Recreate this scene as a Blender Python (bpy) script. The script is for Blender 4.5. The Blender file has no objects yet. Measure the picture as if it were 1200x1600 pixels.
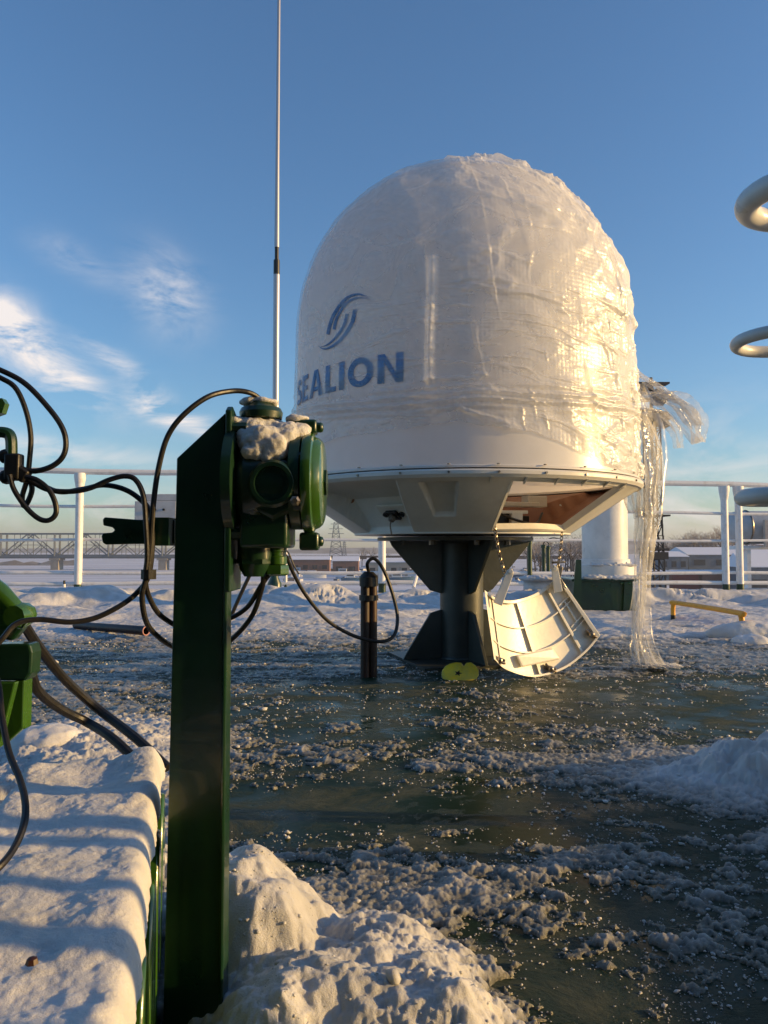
import bpy, bmesh, math, random
import numpy as np
from mathutils import Vector, Matrix
random.seed(7); np.random.seed(7)
R = math.radians
S = bpy.context.scene
COL = S.collection
# ---------------------------------------------------------------- camera, sky, sun, exposure
H = 0.5
PITCH = math.atan(58/1200)
cam = bpy.data.cameras.new('camera'); camo = bpy.data.objects.new('camera', cam); COL.objects.link(camo)
camo.location = (0, 0, H); camo.rotation_euler = (R(90)+PITCH, 0, 0)
cam.sensor_fit = 'HORIZONTAL'; cam.sensor_width = 36; cam.lens = 36
cam.clip_start = 0.02; cam.clip_end = 20000
S.camera = camo
SUN_AZ = R(94); SUN_EL = R(11)          # azimuth clockwise from +Y
world = bpy.data.worlds.new("World"); S.world = world; world.use_nodes = True
wn, wl = world.node_tree.nodes, world.node_tree.links
wn.clear()
wout = wn.new('ShaderNodeOutputWorld'); wbg = wn.new('ShaderNodeBackground'); wbg.inputs['Strength'].default_value = 0.15
sky = wn.new('ShaderNodeTexSky'); sky.sky_type = 'NISHITA'; sky.sun_disc = False
sky.sun_elevation = SUN_EL; sky.sun_rotation = SUN_AZ
sky.altitude = 0; sky.air_density = 1.15; sky.dust_density = .45; sky.ozone_density = 4.7
wl.new(wbg.outputs[0], wout.inputs[0])
def clouds():
    """wispy clouds, placed by compass direction and height in the sky"""
    def m(op, a, b=None, c=None, clamp=False):
        n = wn.new('ShaderNodeMath'); n.operation = op; n.use_clamp = clamp
        for i, v in enumerate((a, b, c)):
            if v is None: continue
            if hasattr(v, 'links') or hasattr(v, 'is_linked'): wl.new(v, n.inputs[i])
            else: n.inputs[i].default_value = v
        return n.outputs[0]
    tc = wn.new('ShaderNodeTexCoord'); sp = wn.new('ShaderNodeSeparateXYZ'); wl.new(tc.outputs['Generated'], sp.inputs[0])
    az = m('ARCTAN2', sp.outputs[0], sp.outputs[1]); el = m('ARCSINE', sp.outputs[2])
    total = None
    #          px,  py,  rx,  ry, tilt, amp
    for px, py, rx, ry, tilt, amp in [(75,570,95,26,-32,1.0),(10,500,55,30,-38,.9),(255,455,60,42,-40,.5),(110,395,60,20,-20,.2),
                                   (175,560,55,13,-25,.6),(235,632,42,20,-28,.95),(300,660,50,15,-20,.9),(60,700,190,20,-6,.42),(200,800,500,34,0,.42),(1000,805,500,34,0,.42),
                                   (1130,700,90,70,0,.16),(1100,740,300,40,2,.2)]:
        a0 = math.atan((px-600)/1200); e0 = math.atan((858-py)/1200)*math.cos(a0)
        ra = rx/1200*math.cos(a0)**2; re = ry/1200
        ca, sa = math.cos(R(tilt)), math.sin(R(tilt))
        dx = m('SUBTRACT', az, a0); dy = m('SUBTRACT', el, e0)
        u = m('DIVIDE', m('ADD', m('MULTIPLY', dx, ca), m('MULTIPLY', dy, sa)), ra)
        v = m('DIVIDE', m('SUBTRACT', m('MULTIPLY', dy, ca), m('MULTIPLY', dx, sa)), re)
        r2 = m('ADD', m('MULTIPLY', u, u), m('MULTIPLY', v, v))
        g = m('MULTIPLY', m('POWER', 2.718, m('MULTIPLY', r2, -1.0)), amp)
        total = g if total is None else m('ADD', total, g)
    mp = wn.new('ShaderNodeMapping'); mp.inputs['Rotation'].default_value = (0, R(-32), 0); mp.inputs['Scale'].default_value = (1.0, 1.2, 2.6)
    wl.new(tc.outputs['Generated'], mp.inputs[0])
    no = wn.new('ShaderNodeTexNoise'); no.inputs['Scale'].default_value = 8.5; no.inputs['Detail'].default_value = 8; no.inputs['Roughness'].default_value = .62; no.inputs['Distortion'].default_value = .5
    wl.new(mp.outputs[0], no.inputs[0])
    den = m('MULTIPLY', total, m('MULTIPLY', m('SUBTRACT', no.outputs[0], .40), 6.0), clamp=False)
    den = m('MULTIPLY', den, 1.15, clamp=True)
    mix = wn.new('ShaderNodeMixRGB'); wl.new(den, mix.inputs[0]); wl.new(sky.outputs[0], mix.inputs[1])
    mix.inputs[2].default_value = (4.6, 4.3, 4.2, 1)
    wl.new(mix.outputs[0], wbg.inputs[0])
clouds()
sl = bpy.data.lights.new('sun', 'SUN'); sl.energy = 5.0; sl.angle = R(0.55); sl.color = (1.0, .63, .23)
so = bpy.data.objects.new('sun', sl); COL.objects.link(so)
sdir = Vector((math.sin(SUN_AZ)*math.cos(SUN_EL), math.cos(SUN_AZ)*math.cos(SUN_EL), math.sin(SUN_EL)))
so.rotation_euler = sdir.to_track_quat('Z', 'Y').to_euler(); so.location = (6, 3, 6)
S.view_settings.view_transform = 'Standard'; S.view_settings.look = 'None'; S.view_settings.gamma = 1; S.view_settings.exposure = 0.46
S.render.resolution_x = 768; S.render.resolution_y = 1024; S.render.engine = 'CYCLES'

# ---------------------------------------------------------------- helpers
CP, SP = math.cos(PITCH), math.sin(PITCH)
def ray(px, py):
    x, y = (px-600)/1200, (800-py)/1200
    return Vector((x, CP - SP*y, SP + CP*y))
def at(px, py, Y):
    d = ray(px, py); return Vector((0, 0, H)) + d*(Y/d.y)
def gnd(px, py, z=0.0):
    d = ray(px, py); return Vector((0, 0, H)) + d*((z-H)/d.z)

def fract(a): return a-np.floor(a)
def hsh(i, j, s): return fract(np.sin(i*127.1+j*311.7+s*74.7)*43758.5453)
def vn(x, y, s=0):
    xi, yi = np.floor(x), np.floor(y); fx, fy = x-xi, y-yi
    fx = fx*fx*fx*(fx*(fx*6-15)+10); fy = fy*fy*fy*(fy*(fy*6-15)+10)
    return (hsh(xi,yi,s)*(1-fx)+hsh(xi+1,yi,s)*fx)*(1-fy)+(hsh(xi,yi+1,s)*(1-fx)+hsh(xi+1,yi+1,s)*fx)*fy
def fbm(x, y, o=4, s=0, g=.5):
    t = 0; a = 1; n = 0
    for k in range(o):
        t = t+a*vn(x*2**k+k*17.3, y*2**k-k*9.1, s+k); n += a; a *= g
    return t/n
def ridg(x, y, o=4, s=0):
    t = 0; a = 1; n = 0
    for k in range(o):
        t = t+a*(1-np.abs(2*vn(x*2**k+k*7.7, y*2**k+k*3.1, s+k)-1)); n += a; a *= .5
    return t/n
def cells(x, y, s=0, rad=.62):
    xi, yi = np.floor(x), np.floor(y); out = np.zeros_like(x)
    for a in (-1,0,1):
        for b in (-1,0,1):
            cx, cy = xi+a, yi+b
            dx = cx+hsh(cx,cy,s)-x; dy = cy+hsh(cx,cy,s+5)-y
            sz = .35+.65*hsh(cx,cy,s+9)
            d2 = (dx*dx+dy*dy)/(rad*sz)**2
            out = np.maximum(out, np.sqrt(np.clip(1-d2,0,1))*sz)
    return out
def sst(a, b, x):
    t = np.clip((x-a)/(b-a), 0, 1); return t*t*(3-2*t)

def mat(name, col, rough=.5, metal=0, nscale=0, namp=0, bump=0, bscale=40, col2=None, spec=.5, coat=0, stretch=(1,1,1), detail=6, cscale=None, cramp=(.4,.62), dist=.002):
    m = bpy.data.materials.new(name); m.use_nodes = True
    n, l = m.node_tree.nodes, m.node_tree.links
    b = n['Principled BSDF']
    b.inputs['Base Color'].default_value = (*col, 1); b.inputs['Roughness'].default_value = rough
    b.inputs['Metallic'].default_value = metal; b.inputs['Specular IOR Level'].default_value = spec
    b.inputs['Coat Weight'].default_value = coat
    tc = n.new('ShaderNodeTexCoord'); mp = n.new('ShaderNodeMapping'); mp.inputs['Scale'].default_value = stretch
    l.new(tc.outputs['Object'], mp.inputs[0])
    if col2:
        t = n.new('ShaderNodeTexNoise'); t.inputs['Scale'].default_value = cscale or 8; t.inputs['Detail'].default_value = detail; t.inputs['Roughness'].default_value = .65
        l.new(mp.outputs[0], t.inputs[0])
        r = n.new('ShaderNodeValToRGB'); r.color_ramp.elements[0].position = cramp[0]; r.color_ramp.elements[1].position = cramp[1]
        r.color_ramp.elements[0].color = (*col,1); r.color_ramp.elements[1].color = (*col2,1)
        l.new(t.outputs[0], r.inputs[0]); l.new(r.outputs[0], b.inputs['Base Color'])
    if namp:
        t = n.new('ShaderNodeTexNoise'); t.inputs['Scale'].default_value = nscale; t.inputs['Detail'].default_value = 5
        l.new(mp.outputs[0], t.inputs[0])
        mr = n.new('ShaderNodeMapRange'); mr.inputs['From Min'].default_value = .3; mr.inputs['From Max'].default_value = .7
        mr.inputs['To Min'].default_value = max(0,rough-namp); mr.inputs['To Max'].default_value = min(1,rough+namp)
        l.new(t.outputs[0], mr.inputs[0]); l.new(mr.outputs[0], b.inputs['Roughness'])
    if bump:
        t = n.new('ShaderNodeTexNoise'); t.inputs['Scale'].default_value = bscale; t.inputs['Detail'].default_value = 6
        l.new(mp.outputs[0], t.inputs[0])
        bp = n.new('ShaderNodeBump'); bp.inputs['Strength'].default_value = bump; bp.inputs['Distance'].default_value = dist
        l.new(t.outputs[0], bp.inputs['Height']); l.new(bp.outputs[0], b.inputs['Normal'])
    return m

def worldloc(o):
    v = Vector((0,0,0))
    while o: v = v+o.location; o = o.parent
    return v
def link(name, me, m, parent=None, smooth=True, sharp=35, bevel=0):
    if smooth:
        me.shade_smooth() if hasattr(me,'shade_smooth') else None
        if sharp and len(me.polygons) < 60000: me.set_sharp_from_angle(angle=R(sharp))
    o = bpy.data.objects.new(name, me); COL.objects.link(o)
    if m: me.materials.append(m)
    if parent: o.parent = parent
    if bevel:
        bv = o.modifiers.new('bevel', 'BEVEL'); bv.width = bevel; bv.segments = 2; bv.limit_method = 'ANGLE'; bv.angle_limit = R(40)
    return o
def tag(o, label=None, cat=None, group=None, kind=None):
    if label: o['label'] = label
    if cat: o['category'] = cat
    if group: o['group'] = group
    if kind: o['kind'] = kind
    return o
def thing(name, loc, label, cat, group=None):
    o = bpy.data.objects.new(name, None); COL.objects.link(o); o.location = loc; o.empty_display_size = .05
    return tag(o, label, cat, group)

class MB:
    def __init__(s): s.v = []; s.f = []
    def add(s, vs, fs):
        k = len(s.v); s.v += [tuple(v) for v in vs]; s.f += [tuple(i+k for i in f) for f in fs]; return s
    def box(s, c, sz, rz=0, rx=0, ry=0):
        M = Matrix.Translation(Vector(c)) @ Matrix.Rotation(rz,4,'Z') @ Matrix.Rotation(ry,4,'Y') @ Matrix.Rotation(rx,4,'X')
        vs = [M @ Vector((x*sz[0]/2, y*sz[1]/2, z*sz[2]/2)) for x in (-1,1) for y in (-1,1) for z in (-1,1)]
        return s.add(vs, [(0,1,3,2),(4,6,7,5),(0,4,5,1),(2,3,7,6),(0,2,6,4),(1,5,7,3)])
    def prism(s, poly, off):
        """poly: 3D points in a plane, extruded by vector off"""
        off = Vector(off); n = len(poly); vs = [Vector(p) for p in poly]+[Vector(p)+off for p in poly]
        fs = [tuple(range(n-1,-1,-1)), tuple(range(n,2*n))]+[(i,(i+1)%n,n+(i+1)%n,n+i) for i in range(n)]
        return s.add(vs, fs)
    def tube(s, pts, r, seg=10, closed=False, caps=True):
        pts = [Vector(p) for p in pts]; n = len(pts)
        rr = r if hasattr(r,'__len__') else [r]*n
        T = []
        for i in range(n):
            a = pts[(i-1)%n] if (closed or i>0) else pts[i]; b = pts[(i+1)%n] if (closed or i<n-1) else pts[i]
            T.append((b-a).normalized())
        u = T[0].orthogonal().normalized(); vs = []; fs = []
        for i in range(n):
            u = (u - T[i]*u.dot(T[i]));  u = u.normalized() if u.length>1e-6 else T[i].orthogonal().normalized()
            w = T[i].cross(u)
            for k in range(seg):
                a = 2*math.pi*k/seg; vs.append(pts[i]+(u*math.cos(a)+w*math.sin(a))*rr[i])
        for i in range(n if closed else n-1):
            j = (i+1)%n
            for k in range(seg):
                fs.append((i*seg+k, i*seg+(k+1)%seg, j*seg+(k+1)%seg, j*seg+k))
        if caps and not closed:
            fs.append(tuple(range(seg-1,-1,-1))); fs.append(tuple((n-1)*seg+k for k in range(seg)))
        return s.add(vs, fs)
    def lathe(s, prof, org, axis='Z', seg=48, a0=0, caps=True):
        """prof: (r, h) pairs along the axis"""
        vs = []; fs = []; n = len(prof)
        ax = {'Z':(Vector((1,0,0)),Vector((0,1,0)),Vector((0,0,1))),'X':(Vector((0,1,0)),Vector((0,0,1)),Vector((1,0,0))),'Y':(Vector((1,0,0)),Vector((0,0,1)),Vector((0,-1,0)))}[axis] if isinstance(axis,str) else axis
        org = Vector(org)
        for r_, h_ in prof:
            for k in range(seg):
                a = a0+2*math.pi*k/seg
                vs.append(org+ax[2]*h_+(ax[0]*math.cos(a)+ax[1]*math.sin(a))*max(r_,1e-5))
        for i in range(n-1):
            for k in range(seg):
                fs.append((i*seg+k, i*seg+(k+1)%seg, (i+1)*seg+(k+1)%seg, (i+1)*seg+k))
        if caps: fs.append(tuple(range(seg-1,-1,-1))); fs.append(tuple((n-1)*seg+k for k in range(seg)))
        return s.add(vs, fs)
    def torus(s, c, r1, r2, U, V, n=20, m=8):
        pts = [Vector(c)+Vector(U)*math.cos(2*math.pi*k/n)*r1+Vector(V)*math.sin(2*math.pi*k/n)*r1 for k in range(n)]
        return s.tube(pts, r2, m, closed=True)
    def build(s, name, m, parent=None, smooth=True, sharp=35, bevel=0, fix=True):
        me = bpy.data.meshes.new(name); o_ = worldloc(parent) if parent else Vector((0,0,0))
        me.from_pydata([(v[0]-o_.x, v[1]-o_.y, v[2]-o_.z) for v in s.v], [], s.f); me.update()
        if fix:
            bm = bmesh.new(); bm.from_mesh(me); bmesh.ops.recalc_face_normals(bm, faces=bm.faces); bm.to_mesh(me); bm.free()
        return link(name, me, m, parent, smooth, sharp, bevel)
def crv(pts, n=10):
    """Catmull-Rom through points"""
    P = [Vector(p) for p in pts]; P = [P[0]*2-P[1]]+P+[P[-1]*2-P[-2]]; out = []
    for i in range(1, len(P)-2):
        a,b,c,d = P[i-1],P[i],P[i+1],P[i+2]
        for k in range(n):
            t = k/n
            out.append(.5*((2*b)+(c-a)*t+(2*a-5*b+4*c-d)*t*t+(3*b-a-3*c+d)*t**3))
    out.append(P[-2]); return out
def pcrv(pp, n=10): return crv([at(*p) for p in pp], n)
def npgrid(name, X, Y, Z, m, parent=None, keep=None, closed=False, sharp=0, attr=None):
    nr, nc = X.shape; o_ = worldloc(parent) if parent else Vector((0,0,0))
    V = np.stack([X-o_.x, Y-o_.y, Z-o_.z], -1).reshape(-1,3).astype(np.float32)
    I = np.arange(nr*nc).reshape(nr,nc)
    if closed: I = np.concatenate([I, I[:,:1]],1)
    F = np.stack([I[:-1,:-1],I[:-1,1:],I[1:,1:],I[1:,:-1]],-1).reshape(-1,4)
    if keep is not None:
        kk = keep
        if closed: kk = np.concatenate([kk, kk[:,:1]],1)
        q = (kk[:-1,:-1]|kk[:-1,1:]|kk[1:,1:]|kk[1:,:-1]).reshape(-1); F = F[q]
        used = np.zeros(len(V),bool); used[F.reshape(-1)] = True
        mp = np.cumsum(used)-1; V = V[used]; F = mp[F]
        if attr is not None: attr = attr.reshape(-1)[used]
    me = bpy.data.meshes.new(name)
    me.vertices.add(len(V)); me.vertices.foreach_set('co', V.reshape(-1))
    me.loops.add(len(F)*4); me.loops.foreach_set('vertex_index', F.reshape(-1).astype(np.int32))
    me.polygons.add(len(F)); me.polygons.foreach_set('loop_start', np.arange(0,len(F)*4,4,dtype=np.int32))
    me.update(calc_edges=True); me.validate()
    if attr is not None:
        a = me.attributes.new('wet','FLOAT','POINT'); a.data.foreach_set('value', attr.reshape(-1).astype(np.float32))
    return link(name, me, m, parent, True, sharp)
def copy_tree(o, loc, parent=None, rz=None, label=None, scale=None):
    c = o.copy(); COL.objects.link(c)
    if parent: c.parent = parent
    else:
        c.location = loc
        if rz is not None: c.rotation_euler = (0,0,rz)
        if label: c['label'] = label
        if scale: c.scale = scale
    for ch in o.children: copy_tree(ch, None, c)
    return c

# ---------------------------------------------------------------- materials
M_white = mat('white_paint', (.74,.74,.72), .35, bump=.15, bscale=60, col2=(.62,.62,.6), cscale=5, namp=.1, nscale=9)
M_rail = mat('rail_paint', (.72,.72,.72), .42, bump=.3, bscale=25, col2=(.55,.53,.5), cscale=12, cramp=(.5,.75))
M_green = mat('green_paint', (.005,.026,.011), .35, coat=.25, bump=.5, bscale=60, col2=(.009,.042,.014), cscale=9, namp=.1, nscale=20, dist=.001)
M_greenlt = mat('green_paint_bright', (.026,.08,.008), .24, coat=.6, bump=.35, bscale=90, col2=(.038,.11,.010), cscale=9, dist=.001)
def weather(m, amount=.5, col=(.10,.045,.02), scale=7):
    n, l = m.node_tree.nodes, m.node_tree.links; b = n['Principled BSDF']
    src = b.inputs['Base Color'].links[0].from_socket; tc = n.new('ShaderNodeTexCoord')
    a = n.new('ShaderNodeTexNoise'); a.inputs['Scale'].default_value = scale; a.inputs['Detail'].default_value = 12; a.inputs['Roughness'].default_value = .75; l.new(tc.outputs['Object'], a.inputs[0])
    r = n.new('ShaderNodeValToRGB'); r.color_ramp.elements[0].position = .66; r.color_ramp.elements[1].position = .70; l.new(a.outputs[0], r.inputs[0])
    mu = n.new('ShaderNodeMath'); mu.operation = 'MULTIPLY'; mu.inputs[1].default_value = amount; l.new(r.outputs[0], mu.inputs[0])
    mx = n.new('ShaderNodeMixRGB'); l.new(mu.outputs[0], mx.inputs[0]); l.new(src, mx.inputs[1]); mx.inputs[2].default_value = (*col,1); l.new(mx.outputs[0], b.inputs['Base Color'])
weather(M_green, .6, (.06,.035,.02), 14); weather(M_rail, .8, (.22,.09,.04), 9); weather(M_white, .6, (.3,.14,.07), 6)
M_dark = mat('pedestal_paint', (.026,.033,.031), .42, bump=.3, bscale=50, col2=(.045,.050,.043), cscale=7)
weather(M_dark, .7, (.11,.06,.035), 8)
M_black = mat('black_rubber', (.006,.006,.007), .45, bump=.4, bscale=160, dist=.001, col2=(.012,.011,.010), cscale=60)
M_rust = mat('rusty_steel', (.014,.007,.005), .5, col2=(.05,.016,.008), cscale=9, bump=.5, bscale=70, stretch=(1,1,.25))
M_steel = mat('steel', (.32,.3,.27), .35, metal=.9, col2=(.2,.15,.1), cscale=60)
M_chrome = mat('aluminium_tube', (.42,.42,.44), .4, metal=.5)
M_yellow = mat('yellow_paint', (.75,.36,.02), .45, bump=.3, bscale=60, col2=(.55,.25,.03), cscale=40, cramp=(.5,.7))
M_yplastic = mat('yellow_plastic', (.85,.62,.03), .45, bump=.4, bscale=40, col2=(.6,.5,.08), cscale=20)
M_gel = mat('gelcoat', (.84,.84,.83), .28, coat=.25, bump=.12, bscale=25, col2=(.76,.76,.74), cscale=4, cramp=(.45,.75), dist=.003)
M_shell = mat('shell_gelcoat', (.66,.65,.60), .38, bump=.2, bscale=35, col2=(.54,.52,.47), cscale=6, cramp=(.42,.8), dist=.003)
M_lid = mat('hatch_gelcoat', (.78,.76,.69), .35, bump=.3, bscale=60, col2=(.68,.66,.58), cscale=14, cramp=(.45,.75))
M_inner = mat('raw_laminate', (.36,.17,.09), .6, bump=.4, bscale=60, col2=(.26,.11,.06), cscale=5)
M_blue = mat('logo_blue', (.03,.17,.42), .4)
M_lgrey = mat('grey_box_paint', (.5,.5,.5), .45, col2=(.42,.42,.42), cscale=8, bump=.1)

def snow_mat(name, sparkle=True, sss=.0, tint=(.47,.47,.475)):
    m = bpy.data.materials.new(name); m.use_nodes = True; n, l = m.node_tree.nodes, m.node_tree.links
    b = n['Principled BSDF']; b.inputs['Roughness'].default_value = .55; b.inputs['Specular IOR Level'].default_value = .4
    if sss:
        b.inputs['Subsurface Weight'].default_value = sss; b.inputs['Subsurface Radius'].default_value = (1,.9,.7); b.inputs['Subsurface Scale'].default_value = .012
    at_ = n.new('ShaderNodeAttribute'); at_.attribute_name = 'wet'
    geo = n.new('ShaderNodeNewGeometry')
    no = n.new('ShaderNodeTexNoise'); no.inputs['Scale'].default_value = 9; no.inputs['Detail'].default_value = 8
    l.new(geo.outputs['Position'], no.inputs[0])
    r = n.new('ShaderNodeValToRGB'); r.color_ramp.elements[0].position = .36; r.color_ramp.elements[1].position = .6
    r.color_ramp.elements[0].color = (tint[0]*.8,tint[1]*.8,tint[2]*.78,1); r.color_ramp.elements[1].color = (*tint,1)
    l.new(no.outputs[0], r.inputs[0])
    mx = n.new('ShaderNodeMixRGB'); l.new(at_.outputs['Fac'], mx.inputs[0]); l.new(r.outputs[0], mx.inputs[1]); mx.inputs[2].default_value = (.12,.12,.095,1)
    l.new(mx.outputs[0], b.inputs['Base Color'])
    rr = n.new('ShaderNodeMapRange'); l.new(at_.outputs['Fac'], rr.inputs[0]); rr.inputs['To Min'].default_value = .6; rr.inputs['To Max'].default_value = .22
    l.new(rr.outputs[0], b.inputs['Roughness'])
    n1 = n.new('ShaderNodeTexNoise'); n1.inputs['Scale'].default_value = 420; n1.inputs['Detail'].default_value = 5; n1.inputs['Roughness'].default_value = .7
    l.new(geo.outputs['Position'], n1.inputs[0])
    bp = n.new('ShaderNodeBump'); bp.inputs['Strength'].default_value = .7; bp.inputs['Distance'].default_value = .003
    l.new(n1.outputs[0], bp.inputs['Height']); l.new(bp.outputs[0], b.inputs['Normal'])
    return m
M_snow = snow_mat('snow', sss=.35, tint=(.60,.60,.60)); M_snows = snow_mat('packed_snow', sss=.5, tint=(.68,.68,.68))
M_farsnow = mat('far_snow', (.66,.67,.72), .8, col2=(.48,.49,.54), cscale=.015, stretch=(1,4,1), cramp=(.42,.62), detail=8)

def deck_mat():
    m = bpy.data.materials.new('wet_deck_paint'); m.use_nodes = True; n, l = m.node_tree.nodes, m.node_tree.links
    b = n['Principled BSDF']; tc = n.new('ShaderNodeTexCoord')
    a = n.new('ShaderNodeTexNoise'); a.inputs['Scale'].default_value = 1.6; a.inputs['Detail'].default_value = 7; l.new(tc.outputs['Object'], a.inputs[0])
    r = n.new('ShaderNodeValToRGB'); r.color_ramp.elements[0].position = .35; r.color_ramp.elements[1].position = .68
    r.color_ramp.elements[0].color = (.005,.018,.009,1); r.color_ramp.elements[1].color = (.012,.033,.015,1)
    l.new(a.outputs[0], r.inputs[0]); l.new(r.outputs[0], b.inputs['Base Color'])
    a2 = n.new('ShaderNodeTexNoise'); a2.inputs['Scale'].default_value = 2.4; a2.inputs['Detail'].default_value = 5; a2.inputs['Distortion'].default_value = .6; l.new(tc.outputs['Object'], a2.inputs[0])
    mr = n.new('ShaderNodeMapRange'); mr.inputs['From Min'].default_value = .35; mr.inputs['From Max'].default_value = .62; mr.inputs['To Min'].default_value = .16; mr.inputs['To Max'].default_value = .5
    l.new(a2.outputs[0], mr.inputs[0]); l.new(mr.outputs[0], b.inputs['Roughness'])
    a3 = n.new('ShaderNodeTexNoise'); a3.inputs['Scale'].default_value = 26; a3.inputs['Detail'].default_value = 5; l.new(tc.outputs['Object'], a3.inputs[0])
    bp = n.new('ShaderNodeBump'); bp.inputs['Strength'].default_value = .3; bp.inputs['Distance'].default_value = .003
    l.new(a3.outputs[0], bp.inputs['Height']); l.new(bp.outputs[0], b.inputs['Normal'])
    b.inputs['IOR'].default_value = 1.33; b.inputs['Specular IOR Level'].default_value = .27
    # frozen smears of thin slush trodden into the paint
    mp = n.new('ShaderNodeMapping'); mp.inputs['Scale'].default_value = (1,1.3,1); mp.inputs['Rotation'].default_value = (0,0,.5); l.new(tc.outputs['Object'], mp.inputs[0])
    sm = n.new('ShaderNodeTexNoise'); sm.inputs['Scale'].default_value = 5.5; sm.inputs['Detail'].default_value = 14; sm.inputs['Roughness'].default_value = .74; sm.inputs['Distortion'].default_value = .4; l.new(mp.outputs[0], sm.inputs[0])
    sr = n.new('ShaderNodeValToRGB'); sr.color_ramp.elements[0].position = .47; sr.color_ramp.elements[1].position = .62; l.new(sm.outputs[0], sr.inputs[0])
    mu = n.new('ShaderNodeMath'); mu.operation = 'MULTIPLY'; mu.inputs[1].default_value = .5; l.new(sr.outputs[0], mu.inputs[0])
    mx = n.new('ShaderNodeMixRGB'); l.new(mu.outputs[0], mx.inputs[0]); l.new(r.outputs[0], mx.inputs[1]); mx.inputs[2].default_value = (.15,.155,.115,1); l.new(mx.outputs[0], b.inputs['Base Color'])
    ad = n.new('ShaderNodeMath'); ad.operation = 'MULTIPLY_ADD'; ad.inputs[1].default_value = .5; l.new(sr.outputs[0], ad.inputs[0]); l.new(mr.outputs[0], ad.inputs[2]); l.new(ad.outputs[0], b.inputs['Roughness'])
    b2 = n.new('ShaderNodeBump'); b2.inputs['Strength'].default_value = .6; b2.inputs['Distance'].default_value = .006; l.new(sr.outputs[0], b2.inputs['Height']); l.new(bp.outputs[0], b2.inputs['Normal']); l.new(b2.outputs[0], b.inputs['Normal'])
    return m
def film_mat(name, opac=.5, gloss=.35, rough=.16, bubbles=True, tl=.5):
    m = bpy.data.materials.new(name); m.use_nodes = True; n, l = m.node_tree.nodes, m.node_tree.links
    n.clear(); out = n.new('ShaderNodeOutputMaterial')
    tr = n.new('ShaderNodeBsdfTransparent'); tr.inputs[0].default_value = (.96,.96,.96,1)
    df = n.new('ShaderNodeBsdfDiffuse'); df.inputs[0].default_value = (.95,.95,.95,1)
    ts = n.new('ShaderNodeBsdfTranslucent'); ts.inputs[0].default_value = (.85,.84,.8,1)
    gl = n.new('ShaderNodeBsdfGlossy'); gl.inputs[0].default_value = (.95,.95,.95,1); gl.inputs['Roughness'].default_value = rough
    tc = n.new('ShaderNodeTexCoord')
    n1 = n.new('ShaderNodeTexNoise'); n1.inputs['Scale'].default_value = 6; n1.inputs['Detail'].default_value = 6; n1.inputs['Distortion'].default_value = 1.6
    l.new(tc.outputs['Object'], n1.inputs[0])
    bp = n.new('ShaderNodeBump'); bp.inputs['Strength'].default_value = .45; bp.inputs['Distance'].default_value = .012; l.new(n1.outputs[0], bp.inputs['Height'])
    nrm = bp.outputs[0]
    if bubbles:
        vo = n.new('ShaderNodeTexVoronoi'); vo.inputs['Scale'].default_value = 62; vo.inputs['Randomness'].default_value = .15; l.new(tc.outputs['Object'], vo.inputs[0])
        b2 = n.new('ShaderNodeBump'); b2.inputs['Strength'].default_value = .35; b2.inputs['Distance'].default_value = .004; b2.invert = True
        l.new(vo.outputs['Distance'], b2.inputs['Height']); l.new(nrm, b2.inputs['Normal']); nrm = b2.outputs[0]
    for s_ in (df, ts, gl): l.new(nrm, s_.inputs['Normal'])
    m1 = n.new('ShaderNodeMixShader'); m1.inputs[0].default_value = tl; l.new(df.outputs[0], m1.inputs[1]); l.new(ts.outputs[0], m1.inputs[2])
    m2 = n.new('ShaderNodeMixShader'); m2.inputs[0].default_value = gloss; l.new(m1.outputs[0], m2.inputs[1]); l.new(gl.outputs[0], m2.inputs[2])
    m3 = n.new('ShaderNodeMixShader'); l.new(tr.outputs[0], m3.inputs[1]); l.new(m2.outputs[0], m3.inputs[2])
    n2 = n.new('ShaderNodeTexNoise'); n2.inputs['Scale'].default_value = 5; n2.inputs['Detail'].default_value = 8; n2.inputs['Distortion'].default_value = 1.5; l.new(tc.outputs['Object'], n2.inputs[0])
    mr = n.new('ShaderNodeMapRange'); mr.inputs['From Min'].default_value = .35; mr.inputs['From Max'].default_value = .65; mr.inputs['To Min'].default_value = opac-.12; mr.inputs['To Max'].default_value = opac+.15
    l.new(n2.outputs[0], mr.inputs[0]); la_ = n.new('ShaderNodeAttribute'); la_.attribute_name = 'wet'; md_ = n.new('ShaderNodeMath'); md_.operation = 'MULTIPLY_ADD'; md_.use_clamp = True; md_.inputs[1].default_value = .42; l.new(la_.outputs['Fac'], md_.inputs[0]); l.new(mr.outputs[0], md_.inputs[2]); l.new(md_.outputs[0], m3.inputs[0]); l.new(m3.outputs[0], out.inputs[0])
    return m
M_deck = deck_mat(); M_film = film_mat('bubble_film', .26, .15, .33); M_film2 = film_mat('loose_film', .30, .25, .25, False, .7); M_film3 = film_mat('thin_film', .30, .4, .2, False, .6)

# ---------------------------------------------------------------- setting: deck, water, far ground
ZG = -13.0
mb = MB(); mb.prism([(-9,-3,0),(9,-3,0),(9,9.95,0),(-9,8.1,0)][::-1], (0,0,-.012)); tag(mb.build('deck', M_deck, smooth=False), kind='structure')
M_hull = mat('hull_paint', (.5,.5,.48), .5, col2=(.4,.36,.3), cscale=2)
mb = MB(); mb.prism([(-8.9,-2.9,-.02),(8.9,-2.9,-.02),(8.9,9.8,-.02),(-8.9,8.0,-.02)][::-1], (0,0,-2.4)); tag(mb.build('deckhouse', M_hull, smooth=False), kind='structure')
mb = MB(); mb.box((0, 0, ZG-.5), (14000, 14000, 1)); tag(mb.build('ground', M_farsnow, smooth=False), kind='structure')
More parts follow.
